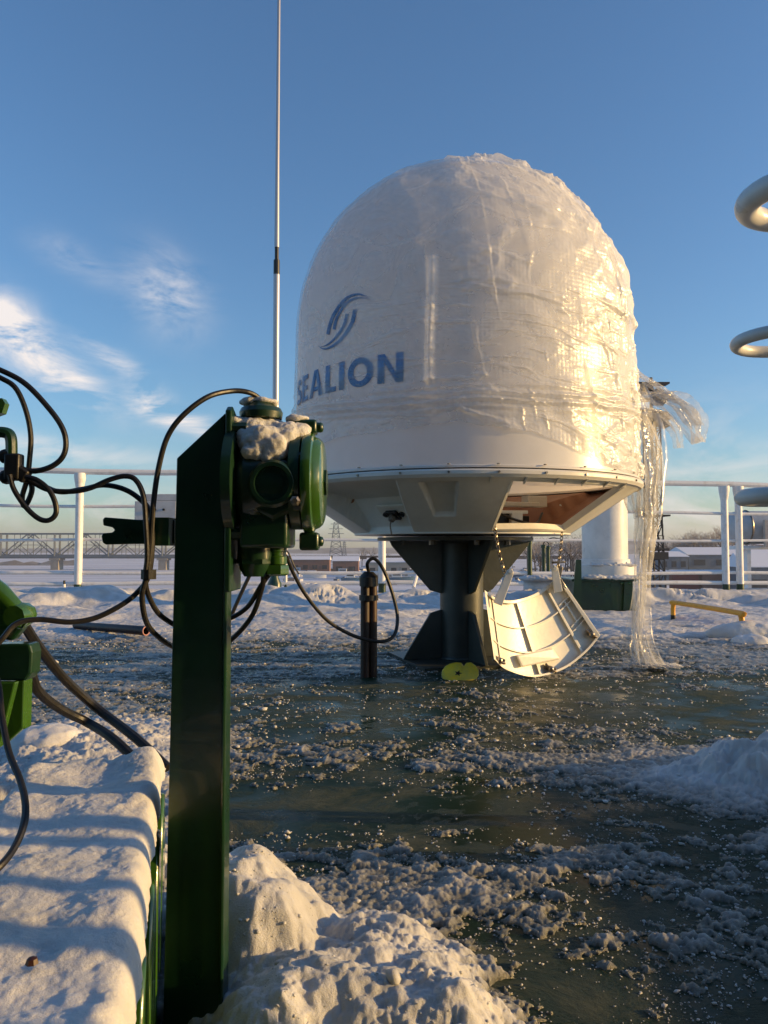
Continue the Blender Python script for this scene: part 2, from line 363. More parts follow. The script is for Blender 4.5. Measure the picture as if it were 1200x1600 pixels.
# far wooded bank, low hills
def hill(y, px0, px1, hpx, seed, m, name):
    n = 160; X = np.zeros((3,n)); Yy = np.zeros((3,n)); Z = np.zeros((3,n))
    xs = np.linspace(px0, px1, n); hh = hpx*(.45+.9*fbm(xs*.012, xs*0, 6, seed))*sst(px0,px0+120,xs)*sst(-px1,-px1+120,-xs)
    for k, (dy, f) in enumerate([(-80,0),(0,1),(160,0)]):
        X[k] = (xs-600)/1200*(y+dy); Yy[k] = y+dy; Z[k] = ZG-1 + f*(hh/1200*y + 13)
    tag(npgrid(name, X, Yy, Z, m), kind='structure')
M_hill = mat('far_wood', (.14,.13,.13), .9, col2=(.3,.3,.31), cscale=.02)
hill(3000, -900, 460, 2.5, 3, M_hill, 'far_bank')
hill(2400, 430, 1000, 3, 5, M_hill, 'far_bank')
hill(2200, 800, 2100, 14, 9, M_hill, 'hills')

# ---------------------------------------------------------------- snow and slush on the deck (one sheet)
def blob(px, py, cx, cy, rx, ry): return np.exp(-(((px-cx)/rx)**2+((py-cy)/ry)**2))
def cover(x, y):
    px = 600+1200*x/y; py = 858+600/y
    c = 1.02-.37*sst(962,1030,py)-.13*sst(1050,1130,py)-.14*sst(1230,1380,py)
    for cx,cy,rx,ry,a in [(480,1175,110,22,.22),(690,1185,110,28,.24),(640,1215,60,20,.15),(900,1190,140,24,.3),(1010,1180,90,22,.3),
        (700,1385,190,42,.5),(900,1325,120,24,.42),(600,1330,90,25,.25),(430,1480,170,130,.9),(560,1480,150,80,.45),(620,1590,120,60,.45),(1150,1215,130,42,.9),(1195,1305,45,16,.6),(1110,1600,50,14,.5),
        (1000,1440,260,110,.09),(820,1560,70,30,.12),(540,1255,190,38,-.42),(380,1270,80,60,-.35),(860,1100,130,36,-.26),(640,1140,120,20,-.16),(1100,1110,120,30,-.3),(1010,1250,110,22,-.22),(720,1110,200,30,.10),(420,1120,120,40,.12),(1080,1290,90,30,-.25),(960,1400,80,38,-.3),
        (600,1068,90,14,-.4),(720,1045,100,12,-.35),(1180,1400,100,60,-.12),(850,1490,100,60,-.2),(160,1080,150,40,.16),(150,1200,200,120,.35),(450,1040,120,22,.08),(150,960,150,30,.4),
        (1180,1028,40,12,.6),(380,1165,60,20,-.2)]:
        c = c+a*blob(px,py,cx,cy,rx,ry)
    return c
def snow_h(x, y, fine=True):
    c = cover(x, y); py = 858+600/y; px = 600+1200*x/y
    far = sst(1015,945,py); 
    f1 = fbm(x*2.1, y*2.1, 5, 11, .58); f2 = fbm(x*9, y*14, 5, 23, .62)
    f5 = fbm(x*34, y*40, 4, 29, .65)
    s = c+(f1-.5)*.9+(f2-.5)*.8+(f5-.5)*.75*sst(1010,1080,py)-.5-.05*sst(1030,1100,py)
    w = sst(0,.4,s)
    A = .002+.007*f2*(1+1.5*far)+far*(.06*fbm(x*2.2,y*3.0,5,41)+.05*sst(.45,.8,fbm(x*1.3+5,y*2.2,3,47)))*(1-.85*sst(6.6,8.2,y))
    # heaps
    wx = .075*(fbm(x*9,y*9,4,201)-.5); wy = .085*(fbm(x*9+40,y*9,4,202)-.5)
    def heap(cx,cy,rx,ry,h,p=1.0): return h*np.exp(-((((x+wx-cx)/rx)**2+((y+wy-cy)/ry)**2))**p)
    n3 = fbm(x*14,y*14,4,61); n4 = fbm(x*38,y*38,3,71)
    hp = np.maximum(heap(-.165,1.00,.088,.11,.088,2.0)+heap(-.175,1.02,.035,.05,.022)+heap(-.10,.93,.05,.05,.025), heap(-.05,.86,.17,.17,.040,1.8))+heap(.03,.80,.09,.08,.025)+heap(-.12,.76,.07,.06,.04)
    xc = -.16-.10*sst(.85,.95,y); hp = hp*sst(-.05,.02,x-xc)*(.75+.5*n3)+ (.004*(n4-.5)+(.060*(fbm(x*11,y*13,5,17,.48)-.45)+.003*cells(x/.03+3,y/.03,18,.8))*sst(.05,.13,np.hypot(x+.158,y-1.0)))*sst(.008,.04,hp)
    hb = heap(.86,1.68,.17,.11,.030,1.5)+heap(.68,1.70,.12,.06,.016)+heap(1.1,1.7,.3,.2,.045)
    hb = hb*(.35+1.0*n3)+(.010*(n4-.5)+.014*cells(x/.085,y/.085,27,.9)*sst(.3,.5,fbm(x*6,y*6,2,29))+.006*cells(x/.035,y/.035,28,.8)+.085*(fbm(x*10,y*12,5,29,.5)-.40))*sst(.006,.03,hb)
    hl = heap(-.62,1.35,.16,.14,.10)+heap(-.45,1.15,.12,.1,.05)+heap(-.72,1.9,.25,.3,.05)
    # far banks near the fence
    hf = far*sst(5.4,6.4,y)*sst(8.3,7.2,y)*.10*sst(.40,.7,fbm(x*1.1+3,y*1.8,4,81))
    h = w*A+(hp+hb+hl*(.7+.6*n3))*sst(-.1,.15,s+.3)+w*hf
    if fine:
        g1 = cells(x/.011, y/.011, 3); g2 = cells(x/.024+7, y/.024, 8); g3 = cells(x/.05, y/.05, 12)
        nf = sst(3.2,1.6,y)
        crumb = sst(-.12,.1,s)*(1-.75*sst(.02,.07,hp)*(y<1.3)*(fbm(x*7,y*7,2,91)>.35))
        keepg = sst(.38,.55,fbm(x*30,y*30,2,95)+.35*w)
        nn1 = np.clip(fbm(x*75,y*75,4,101,.6)-.40,0,1); nn2 = np.clip(fbm(x*28+.3*nn1,y*30,5,103,.6)-.42,0,1)
        h = h+crumb*keepg*(.0022*g1*nf+.0028*g2*sst(6,2.6,y)*(.35+.65*n3)+.004*g3*sst(2.4,4.0,y)*(1-.95*far)+.009*nn1*nf+.016*nn2*(1-.6*far))
    h = h-.0035-.006*sst(.02,-.1,s)
    return h, s
nr, ncol = 1150, 1150
yy = .5*np.exp(np.linspace(0, math.log(9.9/.5), nr)); uu = np.linspace(-.78, .78, ncol)
U, Yg = np.meshgrid(uu, yy); Xg = U*Yg
Zg, Sg = snow_h(Xg, Yg)
edge = 8.1+(Xg+9)*(1.85/18)
keep = (Zg > 0)&(Yg < edge-.02)
wet = np.clip(1.15-Zg/.016, 0, 1)*.95*sst(8,3.5,Yg)
snow = npgrid('snow', Xg, Yg, np.where(keep, Zg, Zg-.01), M_snow, keep=keep, attr=wet); tag(snow, kind='stuff')
# dark wall added out of view behind the camera to cut sky light
dh = thing('sky_blocker', (-.5,-1.1,0), 'dark green unseen wall added behind the camera to block sky light', 'sky_blocker')
mb = MB(); mb.box((-.5,-1.35,1.2),(5.2,.9,2.4)); mb.build('wall', M_green, dh, smooth=False)
mb = MB(); mb.box((-.5,-1.3,2.43),(5.4,1.1,.05)); mb.build('roof', M_green, dh, smooth=False)
# loose ice crumbs
def crumbs():
    ico = bmesh.new(); bmesh.ops.create_icosphere(ico, subdivisions=1, radius=1); iv = np.array([v.co[:] for v in ico.verts]); fi = np.array([[v.index for v in f.verts] for f in ico.faces]); ico.free()
    N = 80000; u = np.random.uniform(-.62,.62,N); y = .75*np.exp(np.random.rand(N)*math.log(4.6/.75)); x = u*y
    h, s = snow_h(x, y, False); pr = sst(-.22,.08,s)*.8+.006
    k = np.random.rand(N) < pr*.55; x, y, h = x[k], y[k], h[k]; N = len(x)
    r = .0008*np.exp(np.random.randn(N)*.55)*(.5+.5*y); r = np.clip(r, .0007, .010); big = np.random.rand(N) < .003; r[big] *= 1.6
    V = iv[None]*r[:,None,None]*(1+1.1*(np.random.rand(N,12,1)-.5)); V[:,:,2] *= .7; V[:,:,0] *= (.8+.6*np.random.rand(N,1))
    V = V+np.stack([x, y, np.maximum(h,0)+r*.35],-1)[:,None,:]
    F = (fi[None]+(np.arange(N)*12)[:,None,None]).reshape(-1,3)
    me = bpy.data.meshes.new('ice_crumbs'); V = V.reshape(-1,3).astype(np.float32)
    me.vertices.add(len(V)); me.vertices.foreach_set('co', V.reshape(-1)); me.loops.add(len(F)*3); me.loops.foreach_set('vertex_index', F.reshape(-1).astype(np.int32))
    me.polygons.add(len(F)); me.polygons.foreach_set('loop_start', np.arange(0,len(F)*3,3,dtype=np.int32)); me.update(calc_edges=True)
    tag(link('ice_crumbs', me, M_snow, None, True, 0), kind='stuff')
crumbs()

def lump(name, parts, m, parent=None, vox=.004, disp=.006, scale=.03, sm=3):
    """a soft snow lump: union of squashed balls, voxel-remeshed"""
    mb = MB()
    for c, r in parts:
        bm = bmesh.new(); bmesh.ops.create_icosphere(bm, subdivisions=3, radius=1)
        mb.add([(c[0]+v.co.x*r[0], c[1]+v.co.y*r[1], c[2]+v.co.z*r[2]) for v in bm.verts], [tuple(v.index for v in f.verts) for f in bm.faces]); bm.free()
    o = mb.build(name, m, parent, sharp=0)
    md = o.modifiers.new('remesh','REMESH'); md.mode = 'VOXEL'; md.voxel_size = vox; md.use_smooth_shade = True
    s_ = o.modifiers.new('smooth','SMOOTH'); s_.iterations = sm; s_.factor = .5
    t = bpy.data.textures.new(name,'CLOUDS'); t.noise_scale = scale; t.noise_depth = 3
    d = o.modifiers.new('displace','DISPLACE'); d.texture = t; d.strength = disp; d.mid_level = .5; d.texture_coords = 'LOCAL'
    return o

# ---------------------------------------------------------------- radome
CX, CY = .352, 3.5
ZF = .79
def rad_prof():
    zc, r = 1.475, .742
    p = [(.768,ZF),(.766,.83),(.757,.95),(.748,1.15),(.745,1.32),(r,zc)]
    for k in range(1,31):
        a = k/30*math.pi/2; p.append((r*math.cos(a)**.96, zc+r*math.sin(a)*.995))
    return p
def prof_r(z):
    P = rad_prof()[::-1]; return np.interp(z, [q[1] for q in P[::-1]], [q[0] for q in P[::-1]])
def onshell(phi, z, off=0):
    r = float(prof_r(z))+off; return (CX+r*math.sin(phi), CY-r*math.cos(phi), z)
radome = thing('radome', (CX,CY,.56), 'large white egg shaped antenna radome with blue lettering on the black pedestal', 'radome')
mb = MB(); mb.lathe(rad_prof(), (CX,CY,0), seg=128, caps=False); dome = mb.build('dome', M_gel, radome, sharp=0)
_n, _l = M_gel.node_tree.nodes, M_gel.node_tree.links     # thin laminate lets some daylight through
_t = _n.new('ShaderNodeBsdfTranslucent'); _t.inputs[0].default_value = (.95,.86,.74,1); _m = _n.new('ShaderNodeMixShader'); _m.inputs[0].default_value = .30
_l.new(_n['Principled BSDF'].outputs[0], _m.inputs[1]); _l.new(_t.outputs[0], _m.inputs[2]); _l.new(_m.outputs[0], _n['Material Output'].inputs[0])
# rim and flange
mb = MB(); mb.lathe([(.760,ZF+.012),(.776,ZF+.012),(.779,ZF+.009),(.779,ZF+.002),(.760,ZF+.002)], (CX,CY,0), seg=128, caps=False); mb.build('dome_rim', M_gel, radome, sharp=30)
mb = MB(); mb.lathe([(.770,ZF+.0015),(.770,ZF-.0035)], (CX,CY,0), seg=128, caps=False); mb.build('gasket', M_black, radome)
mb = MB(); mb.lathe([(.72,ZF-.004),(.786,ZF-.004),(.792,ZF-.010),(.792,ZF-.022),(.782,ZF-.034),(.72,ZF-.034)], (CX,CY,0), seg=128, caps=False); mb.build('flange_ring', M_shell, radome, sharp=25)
for k in range(28):
    mb = MB(); a = R(k*360/28+4); mb.lathe([(.006,0),(.006,.004)], (CX+.785*math.sin(a), CY-.785*math.cos(a), ZF+.0115), seg=8)
    mb.build('rim_bolt', M_steel, radome); mb = MB(); mb.lathe([(.0045,0),(.0045,.006)], (CX+.791*math.sin(a), CY-.791*math.cos(a), ZF-.016), seg=8, axis=(Vector((0,0,1)),Vector((math.cos(a),math.sin(a),0)),Vector((math.sin(a),-math.cos(a),0)))); mb.build('rim_bolt', M_steel, radome)
# small webs under the flange on the right
for k in range(6):
    a = R(2+k*9.5); e = Vector((math.sin(a),-math.cos(a),0)); t = Vector((math.cos(a),math.sin(a),0)); c = Vector((CX,CY,0))
    mb = MB(); mb.prism([c+e*.755+Vector((0,0,ZF-.034)), c+e*.789+Vector((0,0,ZF-.032)), c+e*.752+Vector((0,0,ZF-.056))], t*.006); mb.build('flange_web', M_shell, radome, smooth=False)
# lower shell with recesses and the open hatch
P0, P1 = R(8), R(54)
def shell():
    nphi, nt = 900, 110
    ph = np.linspace(-math.pi, math.pi, nphi, endpoint=False); tt = np.linspace(0,1,nt); PH, T = np.meshgrid(ph, tt); D = np.degrees(PH)
    r = .774-(.774-.482)*T; z = (ZF-.03)-((ZF-.03)-.566)*T
    # rounded shoulder
    r = r+.006*np.exp(-(T/.06)**2)
    rec = np.zeros_like(T)
    def step(a,b,x): return sst(a,b,x)
    # pocket
    wl_ = -17.5+2.2*T; wr_ = -6.5-2.4*T
    pk = step(-.25,.25,D-wl_)*step(-.25,.25,wr_-D)*step(.085,.10,T)*step(.70,.66,T)
    rec = rec+pk*(.035*(1-.75*T))
    # large sunken panel on the left, four times round
    for base in (0,90,180,-90):
        r0 = -24-5*T+base; l0 = -66+8*T+base
        q = step(-.3,.3,r0-D)*step(-.3,.3,D-l0)*step(.05,.07,T)*step(.99,.97,T)
        if base == 90: continue
        depth = np.where(T < .62, .07*(T/.62)+.014, .084-.064*(T-.62)/.37)
        rec = rec+q*np.clip(depth,.006,.09)
    nx, nz = -.55, .83
    r = r+nx*rec; z = z+nz*rec
    X = CX+r*np.sin(PH); Y = CY-r*np.cos(PH)
    hole = (PH > P0)&(PH < P1)&(T > .06)&(T < .955)
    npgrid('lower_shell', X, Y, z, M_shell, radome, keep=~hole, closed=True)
    # inner skin
    ri = r-.022; zi = z+.018; Xi = CX+ri*np.sin(PH); Yi = CY-ri*np.cos(PH)
    npgrid('inner_skin', Xi[::4,::4], Yi[::4,::4], zi[::4,::4], M_inner, radome, keep=(~hole)[::4,::4], closed=True)
shell()
# frame round the opening (return edges)
def cone(phi, t, off=0):
    r = .774-(.774-.482)*t - .55*off; z = (ZF-.03)-((ZF-.03)-.566)*t + .83*off
    return Vector((CX+r*math.sin(phi), CY-r*math.cos(phi), z))
mb = MB()
loop = [cone(P0,t,-.002) for t in np.linspace(.06,.955,12)]+[cone(p,.955,-.002) for p in np.linspace(P0,P1,14)[1:]]+[cone(P1,t,-.002) for t in np.linspace(.955,.06,12)[1:]]+[cone(p,.06,-.002) for p in np.linspace(P1,P0,14)[1:-1]]
inn = [Vector((p.x,p.y,p.z)) for p in loop]
cc = cone((P0+P1)/2,.5,.02); n = len(loop); vs = []; fs = []
for p in loop: vs += [p, p+(cc-p).normalized()*.012, p+(cc-p).normalized()*.012+Vector((-.55*math.sin(.54),.55*math.cos(.54),.83))*.028, p+Vector((-.55*math.sin(.54),.55*math.cos(.54),.83))*.028]
for i in range(n):
    j = (i+1)%n
    for k in range(4): fs.append((i*4+k,i*4+(k+1)%4,j*4+(k+1)%4,j*4+k))
mb.add(vs,fs); mb.build('hatch_frame', M_lid, radome, sharp=40)
# bottom plate, inner deck, equipment inside
mb = MB(); mb.lathe([(.05,.572),(.486,.572),(.486,.562),(.05,.562)], (CX,CY,0), seg=96); mb.build('bottom_plate', M_shell, radome, sharp=30)
mb = MB(); mb.lathe([(.02,.574),(.40,.574),(.44,.585),(.40,.592),(.02,.592)], (CX,CY,0), seg=64); mb.build('inner_floor', M_lid, radome, sharp=30)
mb = MB(); mb.lathe([(.10,.592),(.16,.60),(.12,.64),(.11,.80),(.16,.84),(.05,.86)], (CX,CY,0), seg=32)
mb.box((CX+.12,CY-.10,.70),(.46,.07,.02),rz=R(20)); mb.box((CX+.33,CY-.02,.715),(.10,.06,.05),rz=R(20)); mb.box((CX+.1,CY-.28,.655),(.30,.06,.014),rz=R(10)); mb.box((CX+.2,CY-.27,.63),(.05,.05,.05),rz=R(10)); mb.box((CX+.03,CY-.32,.68),(.05,.04,.09),rz=R(5))
mb.build('antenna_mount', M_lid, radome, sharp=30, bevel=.003)
mb = MB(); mb.box((CX+.14,CY-.24,.625),(.09,.07,.06),rz=R(15)); mb.box((CX+.23,CY-.12,.62),(.07,.09,.05),rz=R(40)); mb.tube(crv([(CX+.1,CY-.3,.66),(CX+.2,CY-.31,.62),(CX+.3,CY-.2,.61),(CX+.35,CY-.1,.66)]),.006,8); mb.build('drive_motor', M_black, radome, bevel=.004)
mb = MB(); vs = []; nu_ = 12
for i in range(nu_+1):
    for t_ in (.66,.925):
        ph_ = R(-44+(13.5+2.5*(1-t_))*i/nu_)
        for o_ in (.056,.043 if t_ > .9 else .047): vs.append(cone(ph_, t_, o_))
fs = []
for i in range(nu_):
    a = i*4; b = a+4
    fs += [(a+1,a+3,b+3,b+1),(a,a+1,b+1,b),(a+3,a+2,b+2,b+3),(a+2,a,b,b+2)]
fs += [(0,2,3,1),(nu_*4,nu_*4+1,nu_*4+3,nu_*4+2)]
mb.add(vs, fs); mb.build('socket_panel', M_lid, radome, sharp=30)
# cable sockets on the sunken panel
for dphi, kind in ((-41.8,0),(-37.2,1),(-32.8,0)):
    p = cone(R(dphi), .80, .044); e = Vector((math.sin(R(dphi))*.55,-math.cos(R(dphi))*.55,-.83)).normalized(); u = e.orthogonal().normalized(); w = e.cross(u)
    if kind:
        mb = MB(); t = Vector((math.cos(R(dphi)),math.sin(R(dphi)),0)); s_ = e.cross(t)
        mb.prism([p+t*a*.026+s_*b*.026 for a,b in ((-1,-1),(1,-1),(1,1),(-1,1))], e*.012); sk = mb.build('cable_socket', M_black, radome, bevel=.002)
        mb = MB(); mb.lathe([(.015,.011),(.016,.02),(.012,.034),(.009,.036)], p, axis=(u,w,e), seg=20)
        mb.tube(crv([p+e*.03, p+e*.045+Vector((0,0,-.01)), p+e*.04+Vector((.004,0,-.05))]),.003,6)
        mb.build('socket_cap', M_steel, sk)
    else:
        mb = MB(); mb.lathe([(.012,-.004),(.012,.008),(.005,.010)], p, axis=(u,w,e), seg=14); mb.build('blanking_plug', M_black, radome)
# lettering
def wrap_mesh(name, polys, m, parent, off=.003):
    """polys in (arc, z) on the dome, cut into narrow strips and wrapped"""
    bm = bmesh.new()
    for poly in polys:
        vs = [bm.verts.new((a, z, 0)) for a, z in poly]; bm.faces.new(vs)
    xs = [v.co.x for v in bm.verts]; x0, x1 = min(xs), max(xs); st = .008
    for k in range(1, int((x1-x0)/st)+1):
        bmesh.ops.bisect_plane(bm, geom=bm.verts[:]+bm.edges[:]+bm.faces[:], plane_co=(x0+k*st,0,0), plane_no=(1,0,0), dist=1e-6)
    o_ = worldloc(parent)
    for v in bm.verts:
        p = onshell(v.co.x/.747, v.co.y, off); v.co = Vector(p)-o_
    bmesh.ops.recalc_face_normals(bm, faces=bm.faces)
    me = bpy.data.meshes.new(name); bm.to_mesh(me); bm.free()
    o = link(name, me, m, parent, True, 0)
    sd = o.modifiers.new('solid','SOLIDIFY'); sd.thickness = .0015; sd.offset = 0
    return o
def strip(pts, w):
    out = []; n = len(pts); L = []; Q = []
    ww = w if hasattr(w,'__len__') else [w]*n
    for i,(x,y) in enumerate(pts):
        a = pts[max(i-1,0)]; b = pts[min(i+1,n-1)]; dx, dy = b[0]-a[0], b[1]-a[1]; d = math.hypot(dx,dy) or 1
        nx, ny = -dy/d*ww[i]/2, dx/d*ww[i]/2; L.append((x+nx,y+ny)); Q.append((x-nx,y-ny))
    return [[L[i],L[i+1],Q[i+1],Q[i]] for i in range(n-1)]
def letters():
    h = .111; th = .0235; polys = {}
    def arc(cx,cy,rx,ry,a0,a1,n=14): return [(cx+rx*math.cos(R(a0+(a1-a0)*k/n)), cy+ry*math.sin(R(a0+(a1-a0)*k/n))) for k in range(n+1)]
    G = {}
    w = .066
    s_pts = arc(.033,h*.735,.024,h*.265-th/2,20,200,10)+arc(.033,h*.735,.024,h*.23,205,250,3)+arc(.033,h*.27,.027,h*.225,75,20,4)+arc(.033,h*.265,.027,h*.265-th/2,10,-165,10)
    G['S'] = (w, strip(s_pts, th*.92))
    G['E'] = (.058, [[(0,0),(th,0),(th,h),(0,h)],[(th,0),(.058,0),(.058,th*.85),(th,th*.85)],[(th,h-th*.85),(.056,h-th*.85),(.056,h),(th,h)],[(th,h/2-th*.4),(.052,h/2-th*.4),(.052,h/2+th*.4),(th,h/2+th*.4)]])
    G['A'] = (.090, [[(0,0),(th*1.05,0),(.045+th*.1,h-.028),(.045-th*.52,h)],[(.045-th*.52,h),(.045+th*.1,h-.028),(.045+th*.52,h)],[(.09-th*1.05,0),(.09,0),(.045+th*.52,h),(.045+th*.1,h-.028)],[(.024,.024),(.066,.024),(.061,.041),(.029,.041)]])
    G['L'] = (.054, [[(0,0),(th,0),(th,h),(0,h)],[(th,0),(.054,0),(.054,th*.85),(th,th*.85)]])
    G['I'] = (th, [[(0,0),(th,0),(th,h),(0,h)]])
    G['O'] = (.098, strip(arc(.049,h/2,.049-th/2,h/2-th/2+.002,0,360,36), th))
    G['N'] = (.084, [[(0,0),(th,0),(th,h),(0,h)],[(.084-th,0),(.084,0),(.084,h),(.084-th,h)],[(0+th,h),(th,h-.036),(.084-th,0),(.084-th,.036)]])
    word = 'SEALION'; gap = .014; tot = sum(G[c][0] for c in word)+gap*6
    endx = R(-21.9)*.747; sc = (R(76-21.9)*.747)/tot; x = endx-tot*sc
    for i, c in enumerate(word):
        w_, ps = G[c]
        wrap_mesh('letter', [[(x+a*sc, 1.117+b) for a,b in p] for p in ps], M_blue, radome)
        x += (w_+gap)*sc
letters()
def logo():
    Z = lambda zx, zy: (460+zx/6, 440+zy/6)
    def proj(px, py):
        d = ray(px, py); o = Vector((0,0,H)); r = .745
        ox, oy = o.x-CX, o.y-CY; a = d.x**2+d.y**2; b = 2*(ox*d.x+oy*d.y); c = ox*ox+oy*oy-r*r
        disc = b*b-4*a*c; t = (-b-math.sqrt(max(disc,0)))/(2*a); p = o+d*t
        return (math.atan2(p.x-CX, -(p.y-CY))*.747, p.z)
    arcs = [([(318,497),(335,415),(370,315),(430,220),(500,150),(580,120),(650,130),(722,182)],[30,32,32,30,27,20,13,2]),
            ([(376,450),(392,370),(430,285),(490,205),(560,162),(630,150),(690,166)],[26,27,26,23,18,12,3]),
            ([(570,262),(553,360),(512,450),(455,530),(390,590),(320,627),(270,630),(228,602)],[34,36,34,30,25,18,12,2]),
            ([(497,304),(478,390),(435,470),(375,545),(310,595),(255,612)],[27,27,24,20,13,3])]
    for pts, ws in arcs:
        P = crv([(a,b,0) for a,b in pts], 5); W = np.interp(np.linspace(0,1,len(P)), np.linspace(0,1,len(ws)), ws)
        qs = strip([(p.x,p.y) for p in P], list(W))
        wrap_mesh('logo_arc', [[proj(*Z(*c)) for c in q] for q in qs], M_blue, radome)
logo()

# ---------------------------------------------------------------- plastic film over the dome
wrap = thing('plastic_wrap', (CX,CY,ZF), 'torn translucent bubble wrap and film wound over the dome and hanging off its right side', 'plastic wrap')
def film_shell():
    nphi, nt = 1100, 420
    ph = np.linspace(-math.pi, math.pi, nphi, endpoint=False); tt = np.linspace(0,1,nt); PH, T = np.meshgrid(ph, tt)
    D = np.degrees(PH)
    zb = np.interp(ph*180/math.pi, [-180,-100,-60,-30,-5,15,28,40,60,100,140,180], [.90,.90,.905,.935,.955,.925,.87,.82,.80,.80,.84,.90])
    zb = zb+.018*(fbm(ph*6, ph*0, 4, 5)-.5)+.007*(fbm(ph*40, ph*0, 3, 6)-.5)
    ztop = 1.475+.742+.005
    # profile arc-length style parameter: latitude for the top half
    zz = np.where(T < .55, zb[None,:]+(1.475-zb[None,:])*T/.55, 0)
    la = (T-.55)/.45*math.pi/2
    r = np.where(T < .55, prof_r(zz), .742*np.cos(la)**.96)
    z = np.where(T < .55, zz, 1.475+.742*np.sin(la)*.995)
    right = sst(10,60,D)*sst(170,120,D)      # windward, loose side
    top = sst(.62,.85,T)
    w = ridg(PH*3.2+.6*fbm(PH*3,T*5,3,2), T*9, 4, 31)
    off = .007+.0035*(fbm(PH*5,T*34,4,33)-.5)
    off = off+(.004+.018*right)*(w-.62)*(1-.3*top)
    wt = ridg(PH*3.4+T*6, T*20+1.5*fbm(PH*4,T*9,3,3), 5, 37)
    off = off+top*sst(1,.93,T)*.030*(wt-.6)*(.6+1.1*sst(-30,15,D))
    # diagonal pulled wrinkles on the lit side
    dg = ridg(PH*3-T*12, T*5+PH*3, 4, 39); dg = ridg(PH*2.6-T*9+.9*fbm(PH*3,T*4,3,51), T*4.5+PH*2.5, 4, 39); off = off+.026*sst(-8,40,D)*sst(170,120,D)*(dg-.6)*(1-.5*top)*(.4+.9*fbm(PH*3,T*6,2,52))
    # gathered belt
    zb2 = 1.045+.018*np.sin(PH*1.3)+.045*sst(-20,-75,D)
    bd = np.exp(-((z-zb2)/.035)**2)
    off = off+bd*(.009*np.sin((z-zb2)*210+7*fbm(PH*3,T*5,3,40))*(.5+fbm(PH*9,T*6,3,42))+.010*(ridg(PH*6,T*30,4,43)-.5)+.008)
    off = off+np.exp(-((z-zb2-.045)/.006)**2)*.006
    bd3 = np.exp(-((z-1.33-.02*np.sin(PH*2))/.02)**2); off = off+bd3*.004*right
    # vertical fold that catches the sun
    pf = -13.8+ .4*np.sin(z*9)
    fold = np.exp(-((D-pf)/1.15)**2)*sst(1.09,1.12,z)*sst(1.60,1.56,z); off = off+fold*.016*(.8+.5*fbm(PH*4,z*60,2,7))
    # bulge at the right-hand side
    off = off+.03*np.exp(-((D-92)/20)**2)*np.exp(-((z-1.22)/.16)**2)
    # long tension folds and creases
    l1 = ridg(PH*2.2+T*1.2, T*30+2.2*fbm(PH*2.5,T*3,2,61), 3, 62); off = off+.0055*sst(.74,.95,l1)*(1-top)*(.45+.55*sst(-35,5,D))
    l2 = ridg(PH*1.5-T*3+.5*fbm(PH*4,T*5,2,63), T*11+PH*1.2, 3, 64); off = off+.011*sst(.72,.95,l2)*(.2+.8*sst(-40,25,D))
    l3 = ridg(PH*7+T*2, T*3+1.5*fbm(PH*3,T*4,2,65), 3, 66); off = off+.010*sst(.78,.95,l3)*sst(-20,30,D)
    off = np.maximum(off, .0045)
    off = off*sst(1.0,.985,T)+.004
    X = CX+(r+off)*np.sin(PH); Y = CY-(r+off)*np.cos(PH); z = z+off*sst(.55,1,T)
    lay = .35*sst(5,45,D)*sst(175,140,D)+.75*top*sst(.45,.62,wt)+.5*bd*(.5+.5*fbm(PH*6,z*60,3,8))+.5*fold+.5*right*sst(.55,.75,dg)+(.4*sst(.74,.95,l1)+.4*sst(.72,.95,l2))*sst(-50,-10,D)
    npgrid('bubble_wrap', X, Y, z, M_film, wrap, closed=True, attr=np.clip(lay,0,1.4))
film_shell()
def sheet(name, rows, folds, amp, seed, m, ns=90, nl=240, cr=.012, ph0=0):
    """hanging crumpled film: rows of (px, py, halfwidth_px, Y)"""
    P = crv([at(a,b,Y) for a,b,w,Y in rows], nl//(len(rows)-1)); nl = len(P)
    W = np.interp(np.linspace(0,1,nl), np.linspace(0,1,len(rows)), [w*(.80 if name == 'hanging_film' else 1)/1200*Y for a,b,w,Y in rows])
    s_ = np.linspace(-1,1,ns); t_ = np.linspace(0,1,nl); Sg_, Tg_ = np.meshgrid(s_, t_)
    C = np.array([p[:] for p in P])
    lat = W[:,None]*(Sg_+.16*np.sin(Sg_*folds*4+5*vn(Tg_*4,Sg_*0,seed))+.25*(fbm(Tg_*14,Sg_*1.5,3,seed)-.5))
    dep = amp*np.sin(Sg_*folds*math.pi+ph0+3*fbm(Tg_*3,Sg_*0+seed,3,seed))*(.6+.8*vn(Tg_*6,Sg_,seed+3))
    cr_ = cr*(ridg(Sg_*3, Tg_*10, 4, seed+5)-.6)
    X = C[:,0][:,None]+lat; Y = C[:,1][:,None]+dep+cr_; Z = C[:,2][:,None]+cr_*.6
    return npgrid(name, X, np.where(Z<.01, Y, Y), np.maximum(Z, .012+.02*fbm(Sg_*5,Tg_*20,3,seed)), m, wrap)
sheet('hanging_film', [(985,600,24,3.5),(1005,660,32,3.46),(1016,720,30,3.42),(1014,780,26,3.38),(1006,840,20,3.35),(1001,900,16,3.3),(1000,950,16,3.27),(1002,995,18,3.24),(1012,1030,24,3.2),(1030,1047,26,3.15)], 3.4, .028, 3, M_film2)
sheet('hanging_film', [(998,640,12,3.44),(1026,700,12,3.40),(1030,755,12,3.38),(1012,800,12,3.36),(1004,870,10,3.32),(997,940,13,3.3),(990,1000,20,3.25),(1000,1040,28,3.2)], 2.2, .02, 8, M_film2, cr=.02)
sheet('film_foot', [(975,1043,9,3.22),(1005,1045,12,3.2),(1030,1046,13,3.19),(1056,1045,8,3.19)], 3, .05, 21, M_film2, cr=.03)
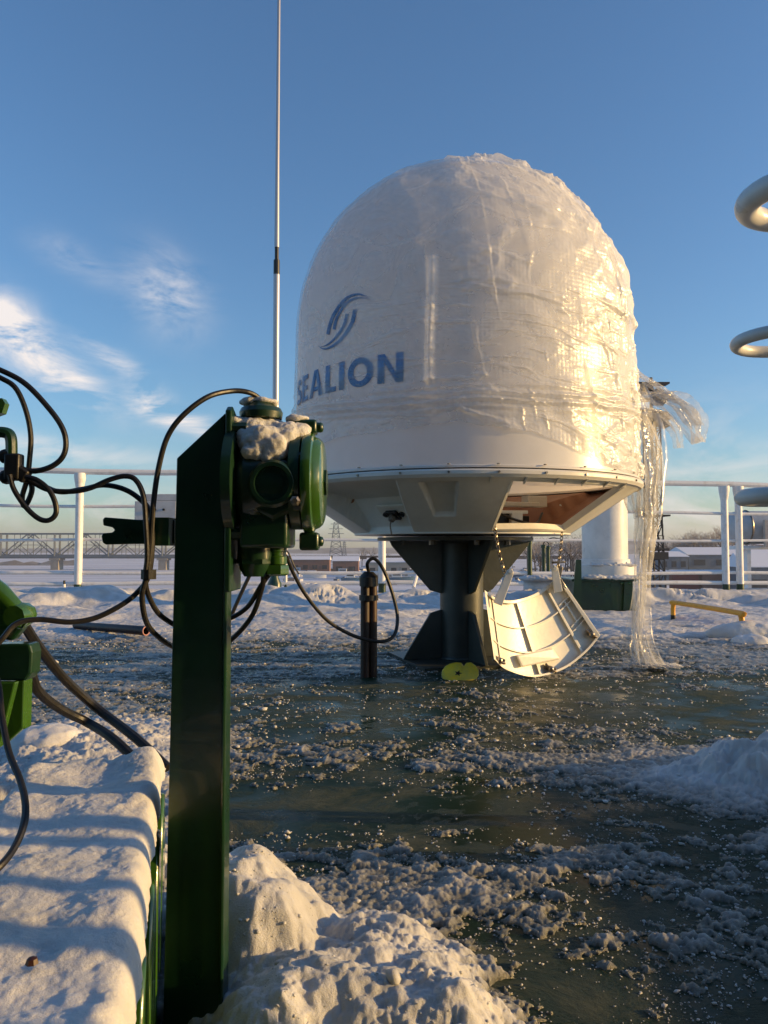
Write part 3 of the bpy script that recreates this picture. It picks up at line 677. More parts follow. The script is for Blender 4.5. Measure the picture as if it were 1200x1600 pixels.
sheet('loose_flap', [(980,620,55,3.5),(1005,615,44,3.52),(1035,622,34,3.55),(1062,642,28,3.6),(1080,668,20,3.62),(1090,692,5,3.63)], 3.0, .05, 27, M_film3, cr=.03)
sheet('loose_flap', [(988,580,10,3.5),(1020,600,8,3.5),(1050,620,8,3.55),(1075,640,12,3.6),(1092,665,8,3.62)], 2.0, .03, 31, M_film3, cr=.04)
sheet('loose_flap', [(968,590,24,3.36),(985,640,30,3.38),(998,700,28,3.38),(1004,760,24,3.36),(1006,810,14,3.35)], 2.6, .035, 43, M_film3, cr=.035)
sheet('loose_flap', [(975,650,14,3.4),(1005,640,16,3.42),(1035,650,14,3.48),(1056,672,10,3.52),(1062,700,5,3.54)], 2.2, .035, 47, M_film3, cr=.03)
# blow some of it about the side of the shell
sheet('side_film', [(968,690,22,3.30),(980,730,22,3.30),(990,765,18,3.32),(993,800,10,3.34)], 2.6, .03, 37, M_film3, cr=.03)

# ---------------------------------------------------------------- pedestal
ped = thing('pedestal', (CX,CY,0), 'black waisted steel pedestal with triangular gussets under the radome', 'pedestal')
YAW = R(16)
def rotp(x, y, z): 
    c, s_ = math.cos(YAW), math.sin(YAW); return Vector((CX+x*c-y*s_, CY+x*s_+y*c, z))
PX = -.02
mb = MB(); mb.lathe([(.098,.012),(.098,.538)], (CX,CY,0), seg=48); mb.build('column', M_dark, ped)
mb = MB(); mb.lathe([(.104,.012),(.103,.018),(.098,.024)], (CX,CY,0), seg=48, caps=False); mb.build('weld_seam', M_dark, ped); mb = MB(); mb.lathe([(.098,.526),(.103,.532),(.104,.538)], (CX,CY,0), seg=48, caps=False); mb.build('weld_seam', M_dark, ped)
mb = MB(); mb.lathe([(.01,.538),(.352,.538),(.352,.552),(.01,.552)], (CX-.03,CY,0), seg=64); mb.build('top_plate', M_dark, ped, sharp=30)
mb = MB(); mb.prism([rotp(a*.27,b*.27,0) for a,b in ((-1,-1),(1,-1),(1,1),(-1,1))], (0,0,.012)); mb.build('base_plate', M_dark, ped, smooth=False)
for k in range(4):
    a = k*math.pi/2; ca, sa = math.cos(a), math.sin(a)
    def g(r_, z_, t_=0, ca=ca, sa=sa): return rotp(r_*ca-t_*sa, r_*sa+t_*ca, z_)
    for poly in ([(.0955,.537),(.34,.537),(.33,.515),(.15,.315),(.0955,.30)], [(.0955,.012),(.28,.012),(.27,.03),(.15,.215),(.0955,.23)]):
        mb = MB(); mb.prism([g(r_,z_,-.007) for r_,z_ in poly], g(0,0,.007)-g(0,0,-.007)); mb.build('gusset', M_dark, ped, smooth=False, bevel=.0015)
for k in range(8):
    mb = MB(); a = 2*math.pi*k/8+.3; mb.lathe([(.014,.0),(.014,-.02)], (CX-.03+.25*math.cos(a),CY+.25*math.sin(a),.538), seg=6); mb.build('plate_bolt', M_steel, ped)

# ---------------------------------------------------------------- hatch cover hung on chains
cover_t = thing('hatch_cover', tuple(at(850,1056,3.0)), 'cream ribbed hatch cover hanging on two chains below the dark opening of the radome', 'hatch cover')
def hatch():
    top = crv([(757,922,0),(775,934,0),(800,938,0),(830,930,0),(855,915,0),(874,900,0)], 12)
    bot = crv([(772,1030,0),(792,1047,0),(835,1058,0),(880,1046,0),(915,1020,0),(938,993,0)], 12)
    n = len(top); nv = 70
    U_ = np.linspace(0,1,n); V_ = np.linspace(0,1,nv)
    def pos(iu, v, off=0):
        """iu in 0..1 along, v in 0..1 down; off towards the camera"""
        f = iu*(n-1); k = min(int(f), n-2); a = f-k
        T_ = top[k].lerp(top[k+1], a); B_ = bot[k].lerp(bot[k+1], a)
        p = T_.lerp(B_, v)
        Y = 2.86+.33*iu+.07*(1-(2*iu-1)**2)-.015*v-off
        return at(p.x, p.y, Y)
    mb = MB(); nu = 60; vs = []; fs = []
    def layer(off, flip, mbx):
        k0 = len(mbx.v); vs = [pos(i/nu, j/nv, off) for j in range(nv+1) for i in range(nu+1)]
        mbx.add(vs, [(j*(nu+1)+i, j*(nu+1)+i+1, (j+1)*(nu+1)+i+1, (j+1)*(nu+1)+i) for j in range(nv) for i in range(nu)])
    layer(0, 0, mb); k1 = len(mb.v); layer(-.012, 1, mb)
    skin = mb.build('panel', M_lid, cover_t, sharp=0)
    def rib(pts, w, h, name='rib'):
        """raised rib following (u,v) points"""
        m2 = MB(); vs = []; N = len(pts)
        for i,(u,v) in enumerate(pts):
            a = pts[max(i-1,0)]; b = pts[min(i+1,N-1)]; du, dv = b[0]-a[0], (b[1]-a[1]); d = math.hypot(du,dv)
            nu_, nv_ = -dv/d*w/2, du/d*w/2
            c = lambda q: min(max(q,0),1)
            for s_, o_ in ((1,-.002),(1,h),(-1,h),(-1,-.002)): vs.append(pos(c(u+nu_*s_), c(v+nv_*s_), o_))
        fs = [(i*4+k, i*4+(k+1)%4, (i+1)*4+(k+1)%4, (i+1)*4+k) for i in range(N-1) for k in range(4)]+[(3,2,1,0),((N-1)*4,(N-1)*4+1,(N-1)*4+2,(N-1)*4+3)]
        m2.add(vs, fs); return m2.build(name, M_lid, cover_t, sharp=30, bevel=.0015)
    L = np.linspace
    rib([(u,.02) for u in L(0,1,30)], .045, .034, 'rim'); rib([(u,.985) for u in L(0,1,40)], .03, .03, 'rim')
    rib([(.02,v) for v in L(0,1,20)], .04, .03, 'rim'); rib([(.98,v) for v in L(0,1,20)], .04, .03, 'rim')
    for u in (.14,.45,.78): rib([(u,v) for v in L(.03,.97,14)], .022, .016)
    for v in (.36,.68): rib([(u,v) for u in L(.03,.97,24)], .02, .014)
    rib([(.88,v) for v in L(.3,.62,6)], .018, .014); rib([(.80,.3),(.96,.3)], .02, .014); rib([(.8,.62),(.96,.62)], .02, .014)
    # moulded block
    c = [pos(.30,.74,.0),pos(.58,.70,.0),pos(.60,.86,.0),pos(.32,.89,.0)]; d = Vector((0,-.03,.004)); mb = MB(); mb.prism(c, d); mb.build('moulded_block', M_lid, cover_t, smooth=False, bevel=.006)
    for u, v in ((.10,.93),(.52,.93),(.93,.88)):
        p = pos(u,v,.016); mb = MB(); mb.box(p, (.045,.014,.02), ry=R(20)); mb.lathe([(.012,0),(.012,.02),(.006,.026)], p+Vector((0,.0,0)), axis='Y', seg=12)
        mb.tube([p+Vector((-.02,-.012,.022)), p+Vector((-.004,-.02,0)), p+Vector((.022,-.014,-.012))],.0045,8); mb.build('latch', M_steel, cover_t, bevel=.002)
    for (a, b) in (((777,944),(797,893)),((872,925),(866,888))):
        ya_ = 2.865 if a[0] < 800 else 3.12; A, B = at(*a,ya_), at(*b,ya_); d = (B-A).normalized(); s_ = d.cross(Vector((0,1,0)))
        mb = MB(); w = .017
        mb.prism([A-s_*w, A+s_*w, B+s_*w*.8, B+d*.014, B-s_*w*.8], Vector((0,-.012,0))); mb.prism([A-s_*w, A-s_*(w-.006), B-s_*(w*.8-.006), B-s_*w*.8], Vector((0,.03,0)))
        mb.lathe([(.009,0),(.009,.02)], B+Vector((0,.002,0)), axis='Y', seg=12)
        mb.build('hinge_arm', M_lid, cover_t, smooth=False, bevel=.002)
    p = pos(.95,.08,.02); mb = MB(); mb.box(p,(.03,.02,.06),ry=R(-30)); mb.box(p+Vector((-.005,-.01,.045)),(.022,.014,.05),ry=R(15)); mb.tube([p+Vector((-.035,-.012,.085)),p+Vector((.02,-.012,.088))],.005,8); mb.build('latch', M_steel, cover_t, bevel=.002)
hatch()
def chain(A, B, sag, label):
    n = int((B-A).length/.0165); mb = MB(); 
    for i in range(n):
        t = (i+.5)/n; p = A.lerp(B,t)+Vector((sag*math.sin(t*math.pi),0,0)); d = (B-A).normalized()
        u = d.orthogonal().normalized(); w = d.cross(u); s_ = (u+w*.4).normalized() if i%2 else (w-u*.4).normalized()
        pts = [p+d*math.cos(2*math.pi*k/12)*.011+s_*math.sin(2*math.pi*k/12)*.006 for k in range(12)]
        mb.tube(pts, .0022, 6, closed=True)
    tag(mb.build('chain', M_steel), label, 'chain', 'chains holding the hatch cover')
chain(at(773,822,3.0), at(790,900,2.88), -.006, 'left chain from the radome opening to the hatch cover beside the pedestal')
chain(at(878,832,3.16), at(870,893,3.12), .004, 'right chain from the radome opening to the far corner of the hatch cover')

# ---------------------------------------------------------------- small things by the pedestal
# yellow plastic scrap
def yellow():
    n = 40; base = gnd(720,1062); pts = []
    outl = [(692,1061),(690,1055),(691,1048),(696,1041),(704,1037),(713,1035),(721,1036),(725,1041),(729,1036),(736,1035),(743,1040),(748,1047),(748,1055),(745,1061),(735,1064),(705,1064)]
    P = [at(a,b,2.96+.05*(1063-b)/30) for a,b in outl]
    mb = MB(); c = sum(P, Vector())/len(P); c.y -= .025
    vs = [c]+P+[c+Vector((0,.006,0))]+[p+Vector((0,.006,0)) for p in P]; k = len(P)
    fs = [(0,1+i,1+(i+1)%k) for i in range(k)]+[(k+1,k+2+(i+1)%k,k+2+i) for i in range(k)]+[(1+i,k+2+i,k+2+(i+1)%k,1+(i+1)%k) for i in range(k)]
    mb.add(vs, fs); t = thing('float', tuple(base), 'scrap of yellow plastic lying against the pedestal foot', 'plastic scrap'); t.name = 'plastic_scrap'
    mb.build('disc', M_yplastic, t, sharp=50, bevel=.002)
    st = []; q = at(716,1052,2.935)
    for i in range(10):
        r_ = .012 if i%2 == 0 else .005; a = math.pi*2*i/10; st.append(q+Vector((math.cos(a)*r_*1.3,0,math.sin(a)*r_)))
    mb = MB(); mb.prism(st, (0,.004,0)); mb.build('star_hole', M_black, t, smooth=False)
yellow()
# twin rusty pipe stub with cable
pl = gnd(576,1058); stub = thing('pipe_stub', tuple(pl), 'rusty upright twin pipe stub standing in a puddle, black cable out of its top', 'pipe')
zt = at(576,898,pl.y).z
mb = MB(); mb.tube([pl+Vector((-.014,0,0)), Vector((pl.x-.014,pl.y,zt))], .018, 16); mb.build('pipe', M_rust, stub, sharp=40)
mb = MB(); mb.tube([pl+Vector((.016,.012,0)), Vector((pl.x+.016,pl.y+.012,zt-.01))], .017, 16); mb.build('pipe', M_rust, stub, sharp=40)
mb = MB(); mb.lathe([(.036,zt-.045),(.037,zt-.01),(.030,zt),(.018,zt+.012)], (pl.x,pl.y,0), seg=20); mb.lathe([(.038,zt-.10),(.038,zt-.08)], (pl.x,pl.y,0), seg=20); mb.build('packing_collar', M_black, stub)
tp = Vector((pl.x,pl.y,zt+.01))
mb = MB(); mb.tube(crv([tp, at(574,880,3.0), at(585,873,3.0), at(600,892,3.0), at(614,930,3.0), at(621,965,2.98), at(616,992,2.95), at(600,1002,2.93), at(575,1000,2.92), at(545,990,2.9), at(510,968,2.85), at(478,930,2.8), at(458,895,2.75), at(446,868,2.7), at(430,850,2.7), at(400,880,2.7), at(350,990,2.7), gnd(320,1085)], 8), .0068, 10)
tag(mb.build('cable', M_black), 'black cable looping from the rusty pipe stub back behind the green box', 'cable')
mb = MB(); mb.tube(crv([at(452,866,2.7), at(460,885,2.7), at(467,897,2.7)],6),.003,6); mb.tube(crv([at(440,850,2.7), at(452,866,2.7)],4),.003,6); tag(mb.build('wire', M_black), 'short thin wire end dangling below the green junction box cover', 'wire')
# vent column and its green base
vb = gnd(944,958); vent = thing('ventilation_trunk', (vb.x, vb.y+.25, 0), 'white cylindrical ventilation trunk on a dark green box behind the radome', 'ventilator')
vx, vy = at(945,860,6.15).x, 6.15
mb = MB(); mb.lathe([(.178,.40),(.178,1.15),(.19,1.15),(.19,1.19),(.05,1.22)], (vx,vy,0), seg=40); mb.build('trunk', M_white, vent, sharp=30)
mb = MB(); mb.lathe([(.192,.37),(.192,.42),(.178,.422)], (vx,vy,0), seg=40)
for k in range(12): mb.lathe([(.008,.385),(.008,.40)], (vx+.192*math.sin(k*.52+.2),vy-.192*math.cos(k*.52+.2),0), seg=6)
mb.build('collar', M_rail, vent, sharp=30)
mb = MB(); mb.lathe([(.22,.27),(.22,.37),(.20,.38)], (vx+.02,vy,0), seg=40); mb.build('plinth', M_white, vent, sharp=30)
x0, x1 = at(897,950,5.9).x, at(990,950,5.9).x
mb = MB(); mb.box(((x0+x1)/2, 6.15, .135), (x1-x0, .5, .27)); mb.box(((x0+x1)/2, 6.15, .262), (x1-x0+.04, .54, .02)); mb.build('base_box', M_green, vent, smooth=False, bevel=.006)
mb = MB(); mb.prism([(x0-.03,5.86,0),(x0+.01,5.86,.42),(x0+.05,5.86,.42),(x0+.05,5.86,0)], (0,.02,0)); mb.build('bracket', M_green, vent, smooth=False); mb = MB(); mb.prism([(x1-.09,5.87,0),(x1-.075,5.87,.25),(x1-.055,5.87,.25),(x1+.03,5.87,0)], (0,.02,0)); mb.build('bracket', M_green, vent, smooth=False)
mb = MB(); mb.tube([(x1-.10,5.9,.24),(x1-.02,5.9,.24)], .012, 8); mb.lathe([(.05,.27),(.055,.285),(.02,.30)], (x1-.05,5.98,0), seg=16); mb.build('handwheel', M_greenlt, vent)
tag(lump('snow_cap', [((vx+.02,vy-.16,.375),(.19,.06,.014)),((vx+.05,vy-.2,.28),(.2,.09,.022)),((vx-.15,vy-.25,.285),(.1,.05,.02))], M_snow, vox=.008, disp=.02), kind='stuff')
# grey pipes left of the vent box (horizontal drum covered with snow)
mb = MB(); mb.tube([(1.22,6.7,.16),(1.60,6.6,.16)], .10, 24); tag(mb.build('drum', M_rail, sharp=40), 'grey drum lying on its side under snow left of the green ventilator box', 'drum')
tag(lump('snow_cap', [((1.35,6.6,.25),(.2,.1,.03)),((1.55,6.5,.05),(.2,.12,.04)),((1.1,6.3,.03),(.2,.1,.04))], M_snow, vox=.008, disp=.02), kind='stuff')
# thin green posts with wire hoops behind the cover
for i,(px,pt,pb,lb) in enumerate([(828,850,926,'leftmost thin green pipe post seen through the gap above the hatch cover'),(850,856,908,'middle thin green pipe post seen above the hatch cover'),(857,858,905,'rightmost of the thin green pipe posts, close beside the middle one')]):
    g_ = gnd(px,926-4*i); t = thing('pipe_post', tuple(g_), lb, 'post', 'green pipe posts behind the hatch cover')
    z_ = at(px,pt,g_.y).z; mb = MB(); mb.tube([g_, (g_.x,g_.y,z_)], .028-.004*(i>0), 14); mb.lathe([(.034,z_),(.034,z_+.03),(.02,z_+.04)], (g_.x,g_.y,0), seg=12); mb.build('pipe', M_green, t)
    mb = MB(); zz_ = z_+.03; mb.tube(crv([(g_.x,g_.y,zz_),(g_.x+.01,g_.y,zz_+.04),(g_.x+(.10 if i<2 else -.06),g_.y,zz_+.09),(g_.x+(.2 if i<2 else -.14),g_.y-.02,zz_+.08)],8), .007, 6); mb.build('wire', M_black, t)
# bollard-like snow lumps to the right and pipes at the deck edge
mb = MB(); mb.tube([at(985,938,7.4), at(1010,932,7.6), at(1110,945,6.9), at(1230,962,6.3)], .035, 12)
tag(mb.build('deck_pipe', M_rail), 'low grey pipe running along the snowy deck behind the yellow bar', 'pipe')
mb = MB(); mb.box(at(1008,935,7.3), (.12,.1,.09)); mb.lathe([(.05,0),(.05,.08),(.02,.09)], at(1016,932,7.2), seg=14); tag(mb.build('deck_fitting', M_black, bevel=.01), 'small black deck fitting at the end of the low grey pipe', 'fitting')
tag(lump('snow_pile', [((2.1,4.35,.02),(.3,.12,.08)),((1.95,4.1,.0),(.1,.1,.05)),((2.5,4.4,.02),(.4,.2,.1))], M_snows, vox=.012, disp=.03, scale=.08), kind='stuff')
# yellow bar
A, B = gnd(1052,973), gnd(1160,997)
bar = thing('grab_bar', tuple((A+B)/2), 'yellow low hoop bar with black feet standing on the snowy deck at right', 'bar')
zt = .138; d = (B-A).normalized(); r_ = .05
up = crv([A+Vector((0,0,.05)), A+Vector((0,0,zt-.045)), A+Vector((0,0,zt-.012))+d*.012, A+Vector((0,0,zt))+d*.045, B+Vector((0,0,zt))-d*.045, B+Vector((0,0,zt-.012))-d*.012, B+Vector((0,0,zt-.045)), B+Vector((0,0,.065))], 8)
mb = MB(); mb.tube(up, .0155, 12); mb.build('hoop', M_yellow, bar)
for q, h_ in ((A,.05),(B,.065)):
    mb = MB(); mb.tube([q-Vector((0,0,.0)), q+Vector((0,0,h_+.002))], .016, 12); mb.build('foot', M_black, bar)
# scrap pipe on the left
A, B = gnd(115,990), gnd(228,1000)
sp_ = thing('scrap_pipe', tuple((A+B)/2), 'dark rusty length of pipe lying on the snow at left', 'pipe')
mb = MB(); n = 14; A.z = B.z = .05; d = (B-A).normalized()
pts = [A, A+d*.02, B]; mb.tube(pts, [.010,.022,.026], 18, caps=False)
pts2 = [B, B+d*.002, A+d*.05]; mb.tube([B+d*.0005, A+d*.05], [.021,.016], 18, caps=False)
mb.build('pipe_wall', M_rust, sp_, sharp=50, fix=False); mb = MB(); mb.torus(B, .0235, .0035, Vector((0,0,1)), d.cross(Vector((0,0,1))), 24, 8); mb.build('cut_end', mat('pink_primer', (.45,.22,.2), .6), sp_)

# ---------------------------------------------------------------- whip antenna
wb = gnd(433,932); wh = thing('whip_antenna', tuple(wb), 'tall thin whip antenna rising out of the picture behind the green box', 'antenna')
wy = wb.y; wx = at(431,600,wy).x; zj = at(430,428,wy).z
mb = MB(); mb.lathe([(.10,0),(.10,.02),(.075,.03),(.075,.14),(.045,.2),(.035,.42)], (wx,wy,0), seg=20); mb.build('base', M_green, wh, sharp=30)
mb = MB(); mb.tube([(wx,wy,.4),(wx,wy,zj)], .034, 14); mb.build('lower_tube', M_chrome, wh)
mb = MB(); mb.tube([(wx,wy,zj-.01),(wx,wy,zj+.15)], .034, 14); mb.tube([(wx,wy,zj+.15),(wx,wy,zj+.30)], .022, 14); mb.build('coupling', M_black, wh)
mb = MB(); mb.tube([(wx,wy,zj+.29),(wx,wy,zj+1.2),(wx+.005,wy,6.9)], [.027,.022,.016], 12); mb.build('upper_rod', M_chrome, wh)

# ---------------------------------------------------------------- fences
def fence(name, ya, yb, pa, pb, za, zb, posts, label, z0, thin=()):
    def pt(px, f=None):
        # fence runs straight in plan between (pa, ya) and (pb, yb)
        A = Vector(((pa-600)/1200*ya, ya, 0)); B = Vector(((pb-600)/1200*yb, yb, 0)); u = (px-600)/1200
        t = (u*A.y-A.x)/((B.x-A.x)-u*(B.y-A.y)); return A.lerp(B,t), t
    A, _ = pt(pa); B, _ = pt(pb)
    f = thing(name, tuple(A.lerp(B,.5)), label, 'railing')
    rr = [.033,.018,.016,.02,.024]
    for i,(z1,z2) in enumerate(zip(za,zb)):
        n = 12; pts = [A.lerp(B,k/n)+Vector((0,.012*math.sin(k*2.1+i),z1+(z2-z1)*k/n+.006*math.sin(k*1.7+i*2))) for k in range(n+1)]
        mb = MB(); mb.tube(pts, rr[i], 10); mb.build('rail', M_rail, f)
    for px in posts:
        p, t = pt(px); zt = za[0]+(zb[0]-za[0])*t; p.y -= .0
        r = .018 if px in thin else .042; fl = .09
        zt2 = zt-.03 if px not in thin else .9
        mb = MB(); mb.tube([p+Vector((0,-.01,z0+.11)), p+Vector((0,-.01,zt2))], [r,r], 14)
        if px not in thin: mb.tube([p+Vector((0,-.01,zt2-.16)), p+Vector((0,-.01,zt2-.05)), p+Vector((0,-.01,zt2+.01))], [r,r*1.45,r*1.5], 14)
        po = mb.build('post', M_rail, f)
        mb = MB(); mb.tube([p+Vector((0,-.01,z0)), p+Vector((0,-.01,z0+.115))], r*1.04, 14); mb.build('post_foot', M_green, po)
fence('railing', 8.2, 8.75, -420, 700, [1.375,.985,.60,.24,.12], [1.34,.96,.60,.235,.12], [-300,-90,124,447,597], 'white pipe railing along the left deck edge above the frozen river', 0, thin=(447,))
fence('railing', 8.78, 9.75, 704, 1700, [1.31,.945,.60,.22,.105], [1.22,.90,.60,.21,.095], [760,1132,1154,1420,1650], 'white pipe railing along the right deck edge before the warehouses', -.03)
# leaning stay at the centre post
mb = MB(); mb.tube([at(646,918,8.5), at(660,868,8.9)], .02, 8); tag(mb.build('stay', M_rail), 'short white slanting stay of the railing left of the pedestal', 'stay')
# small marker post
p = gnd(100,930); p.z = 0; mk = thing('marker_stub', tuple(p), 'short pale stub post on the snow near the left railing', 'post')
mb = MB(); mb.tube([p, p+Vector((0,0,.12))], .016, 10); mb.build('stub', M_rail, mk); mb = MB(); mb.tube([p+Vector((0,0,.12)), p+Vector((0,0,.16))], .012, 10); mb.build('stub_cap', M_black, mk)
# grey box on the railing
ebx = thing('control_box', tuple(at(245,812,8.2)), 'grey two-tier control box mounted on the railing beside the green post', 'box')
p = at(247,797,8.2); mb = MB(); mb.box((p.x,p.y,p.z-.02),(.44,.2,.22)); mb.build('lower_case', M_lgrey, ebx, smooth=False, bevel=.008)
mb = MB(); mb.box((p.x+.03,p.y+.02,p.z+.13),(.38,.18,.075)); mb.build('upper_case', M_lgrey, ebx, smooth=False, bevel=.008)
mb = MB()
for dx in (0,.09): mb.lathe([(.012,0),(.012,.02)], (p.x+dx,p.y-.10,p.z), axis='Y', seg=10)
mb.build('button', M_black, ebx)
# life raft canister beyond the right rail
cr = thing('raft_canister', tuple(at(1180,860,10.6)), 'grey horizontal life raft canister on a cradle behind the right railing', 'canister')
c0 = at(1176,824,10.6); mb = MB()
mb.lathe([(.02,-.36),(.15,-.34),(.21,-.28),(.225,-.2),(.225,.9),(.21,1.0)], (c0.x,c0.y,c0.z), axis='X', seg=28); mb.build('shell', M_lgrey, cr, sharp=40)
mb = MB()
for dx in (-.1,.35,.8): mb.torus((c0.x+dx,c0.y,c0.z), .23, .012, Vector((0,1,0)), Vector((0,0,1)), 28, 6)
mb.build('strap', M_steel, cr)
mb = MB(); mb.box((c0.x+.5,c0.y-.32,c0.z-.09),(1.0,.05,.36)); mb.build('name_board', mat('beige_board',(.52,.44,.37),.6,col2=(.4,.34,.3),cscale=9), cr, smooth=False)
mb = MB(); mb.box((c0.x+.4,c0.y,c0.z-.28),(1.4,.3,.05)); 
for dx in (-.12,.3,.9): mb.box((c0.x+dx,c0.y,c0.z-.28-.42),(.05,.26,.84))
mb.build('cradle', M_rail, cr, smooth=False)

# ---------------------------------------------------------------- guard loops at right
ld = thing('guard_hoop', (.95,1.25,0), 'white tubular guard hoops reaching in from the right edge', 'guard rail')
def hoop(z, r, ym, yf, xl, sp=.30):
    """stadium loop: closed end at left, legs run to the right"""
    R_ = (yf-ym)/2; cy = (yf+ym)/2; pts = [(xl+1.0, ym-sp, z)]
    for k in range(17):
        a = math.pi/2+math.pi*k/16; pts.append((xl+R_+R_*math.cos(a), cy-R_*math.sin(a), z))
    pts.append((xl+1.0, yf, z)); mb = MB(); mb.tube(pts, r, 20); return mb
xl = .595
hoop(at(1160,294,1.27).z, .0205, 1.215, 1.40, .640).build('hoop', M_white, ld)
hoop(at(1160,526,1.27).z, .0105, 1.22, 1.37, .608).build('hoop', M_white, ld)
hoop(at(1160,778,1.27).z, .0135, 1.20, 1.30, .590, 0).build('hoop', M_white, ld)
mb = MB()
for x_, y_ in ((.80,1.2),(.80,1.385),(1.25,1.2),(1.25,1.385)): mb.tube([(x_,y_,0),(x_,y_,1.25)], .014, 14)
mb.build('upright', M_white, ld)
# low locker added unseen to shade the deck; bars outside the frame stripe the snow
lk = thing('sun_blocker', (1.75,1.0,0), 'added unseen white locker with snow on its lid, right of the camera', 'blocker')
mb = MB(); mb.box((1.85,1.05,.095),(.9,1.3,.19)); mb.build('case', M_white, lk, smooth=False, bevel=.01)
mb = MB(); mb.box((1.85,1.05,.20),(.94,1.34,.02)); mb.build('lid', M_white, lk, smooth=False, bevel=.005)
st = thing('stanchion_row', (.95,.6,0), 'row of short white stanchions right of the camera', 'railing')
for y_, r_ in ((.660,.017),(.615,.014),(.52,.010),(.442,.019),(.327,.022)):
    mb = MB(); mb.tube([(.95,y_,0),(.95,y_,.62)], r_, 14); mb.build('stanchion', M_white, st)
mb = MB(); mb.tube([(.95,.2,.63),(.95,.85,.63)], .014, 14); mb.build('top_rail', M_white, st)

# ---------------------------------------------------------------- foreground left: duct with snow
A0 = Vector((-.133,.404,0)); A1 = Vector((-.289,1.027,0)); dd = (A1-A0).normalized(); nn = Vector((-dd.y, dd.x, 0))   # nn points left
L0 = A0-dd*.35; LEN = (A1-L0).length; W_ = .142
duct = thing('steel_duct', tuple(L0+dd*.5), 'low green steel duct under a thick layer of snow at lower left', 'duct')
mb = MB(); q = [L0-nn*(-.012), L0+dd*(LEN-.02)+nn*.012, L0+dd*(LEN-.02)+nn*(W_-.012), L0+nn*(W_-.012)]
mb.prism([Vector((p.x,p.y,0)) for p in q], (0,0,.219)); mb.build('casing', M_green, duct, smooth=False, bevel=.006)
for k in range(7):
    c = L0+dd*(.16+.13*k)-nn*.006; e = -nn
    mb = MB(); u = dd; w = Vector((0,0,1)); pts = []
    for j in range(20):
        a = math.pi*j/19; pts.append(c+u*math.cos(a)*.05+w*(math.sin(a)*.12+.075))
    pts = [c+u*.05+w*.0]+pts+[c-u*.05]
    mb.prism([p+nn*.017 for p in pts], e*.013); mb.build('side_lug', M_greenlt, duct, sharp=40, bevel=.003)
def bench_snow():
    nl, nw = 620, 150
    s_ = np.linspace(0,1,nl); w_ = np.linspace(-.04,1.04,nw); Sg_, Wg = np.meshgrid(s_, w_, indexing='ij')
    l = Sg_*LEN
    wob = .007*(fbm(l*9, Wg*0, 3, 3)-.5)+.005*(fbm(l*60, Wg*0, 3, 4)-.5)
    a = np.clip((Wg+.04)/1.08,0,1)
    x_ = l; lat = (a-.5)*2
    prof = (1-np.abs(lat)**13)**.6
    farend = sst(LEN, LEN-.05, l)**.5
    wx_ = L0.x+dd.x*l+nn.x*(W_+.022*sst(.3,.8,s_)[:,None])*a; wy_ = L0.y+dd.y*l+nn.y*(W_+.022*sst(.3,.8,s_)[:,None])*a
    n1 = fbm(wx_*11, wy_*8, 4, 7); n2 = fbm(wx_*55, wy_*55, 4, 9)
    top = .243+.013*(n1-.5)+.003*(n2-.5)+.0014*(fbm(wx_*210,wy_*210,3,15)-.5)
    # trodden hollow near the far end
    hol = np.exp(-(((l-(LEN-.12))/.06)**2+((a-.42)/.28)**2)); rim = np.exp(-(((l-(LEN-.04))/.03)**2)); top = top-.011*hol*(.6+.8*n1)+.008*rim*sst(.4,.7,n1*1.2)
    top = top+.008*(n1-.5)
    zb = .210+.010*(fbm(l*40,Wg*3,3,13)-.5)
    Z = zb+(top-zb)*prof*farend
    X = wx_+nn.x*0+(-nn.x)*wob*(lat<0)*np.abs(lat)**3; Y = wy_-nn.y*wob*(lat<0)*np.abs(lat)**3
    o = npgrid('snow_layer', X, Y, Z, M_snows, attr=np.zeros_like(Z)); tag(o, kind='stuff')
bench_snow()
mb = MB(); q = gnd(50,1508,.246); mb.lathe([(.001,0),(.004,.001),(.003,.004),(.001,.005)], q, seg=7); tag(mb.build('pebble', M_rust), 'small dark speck of grit on the snow layer at lower left', 'grit')

# ---------------------------------------------------------------- foreground post, bracket, junction box
FY = .82
def f(px, py, Y=FY): return at(px, py, Y)
post = thing('steel_post', tuple(Vector((f(305,1400).x,FY+.02,0))), 'dark green upright steel channel post with a slanted top carrying the junction box', 'post')
tl, tr_ = f(276,716), f(352,645)
bl, br = f(255,1600), f(344,1600); bl.z = br.z = -.0
def wz(p, z): return Vector((p.x, p.y, z))
slope = lambda p, q, z: Vector((p.x+(q.x-p.x)*(z-p.z)/(q.z-p.z), FY, z))
mb = MB(); mb.prism([Vector((bl.x-.0005,FY,0)), Vector((br.x,FY,0)), tr_, tl], (0,.006,0)); mb.build('web', M_green, post, smooth=False, bevel=.0012)
mb = MB(); mb.prism([Vector((bl.x-.0005,FY+.0065,0)), Vector((bl.x+.006,FY+.0065,0)), Vector((tl.x+.006,FY+.0065,tl.z)), Vector((tl.x,FY+.0065,tl.z-.004))], (0,.035,0)); mb.build('flange', M_green, post, smooth=False, bevel=.001)
mb = MB(); mb.prism([Vector((br.x-.006,FY+.0065,0)), Vector((br.x,FY+.0065,0)), Vector((tr_.x,FY+.0065,tr_.z)), Vector((tr_.x-.006,FY+.0065,tr_.z-.004))], (0,.035,0)); mb.build('flange', M_green, post, smooth=False, bevel=.001)
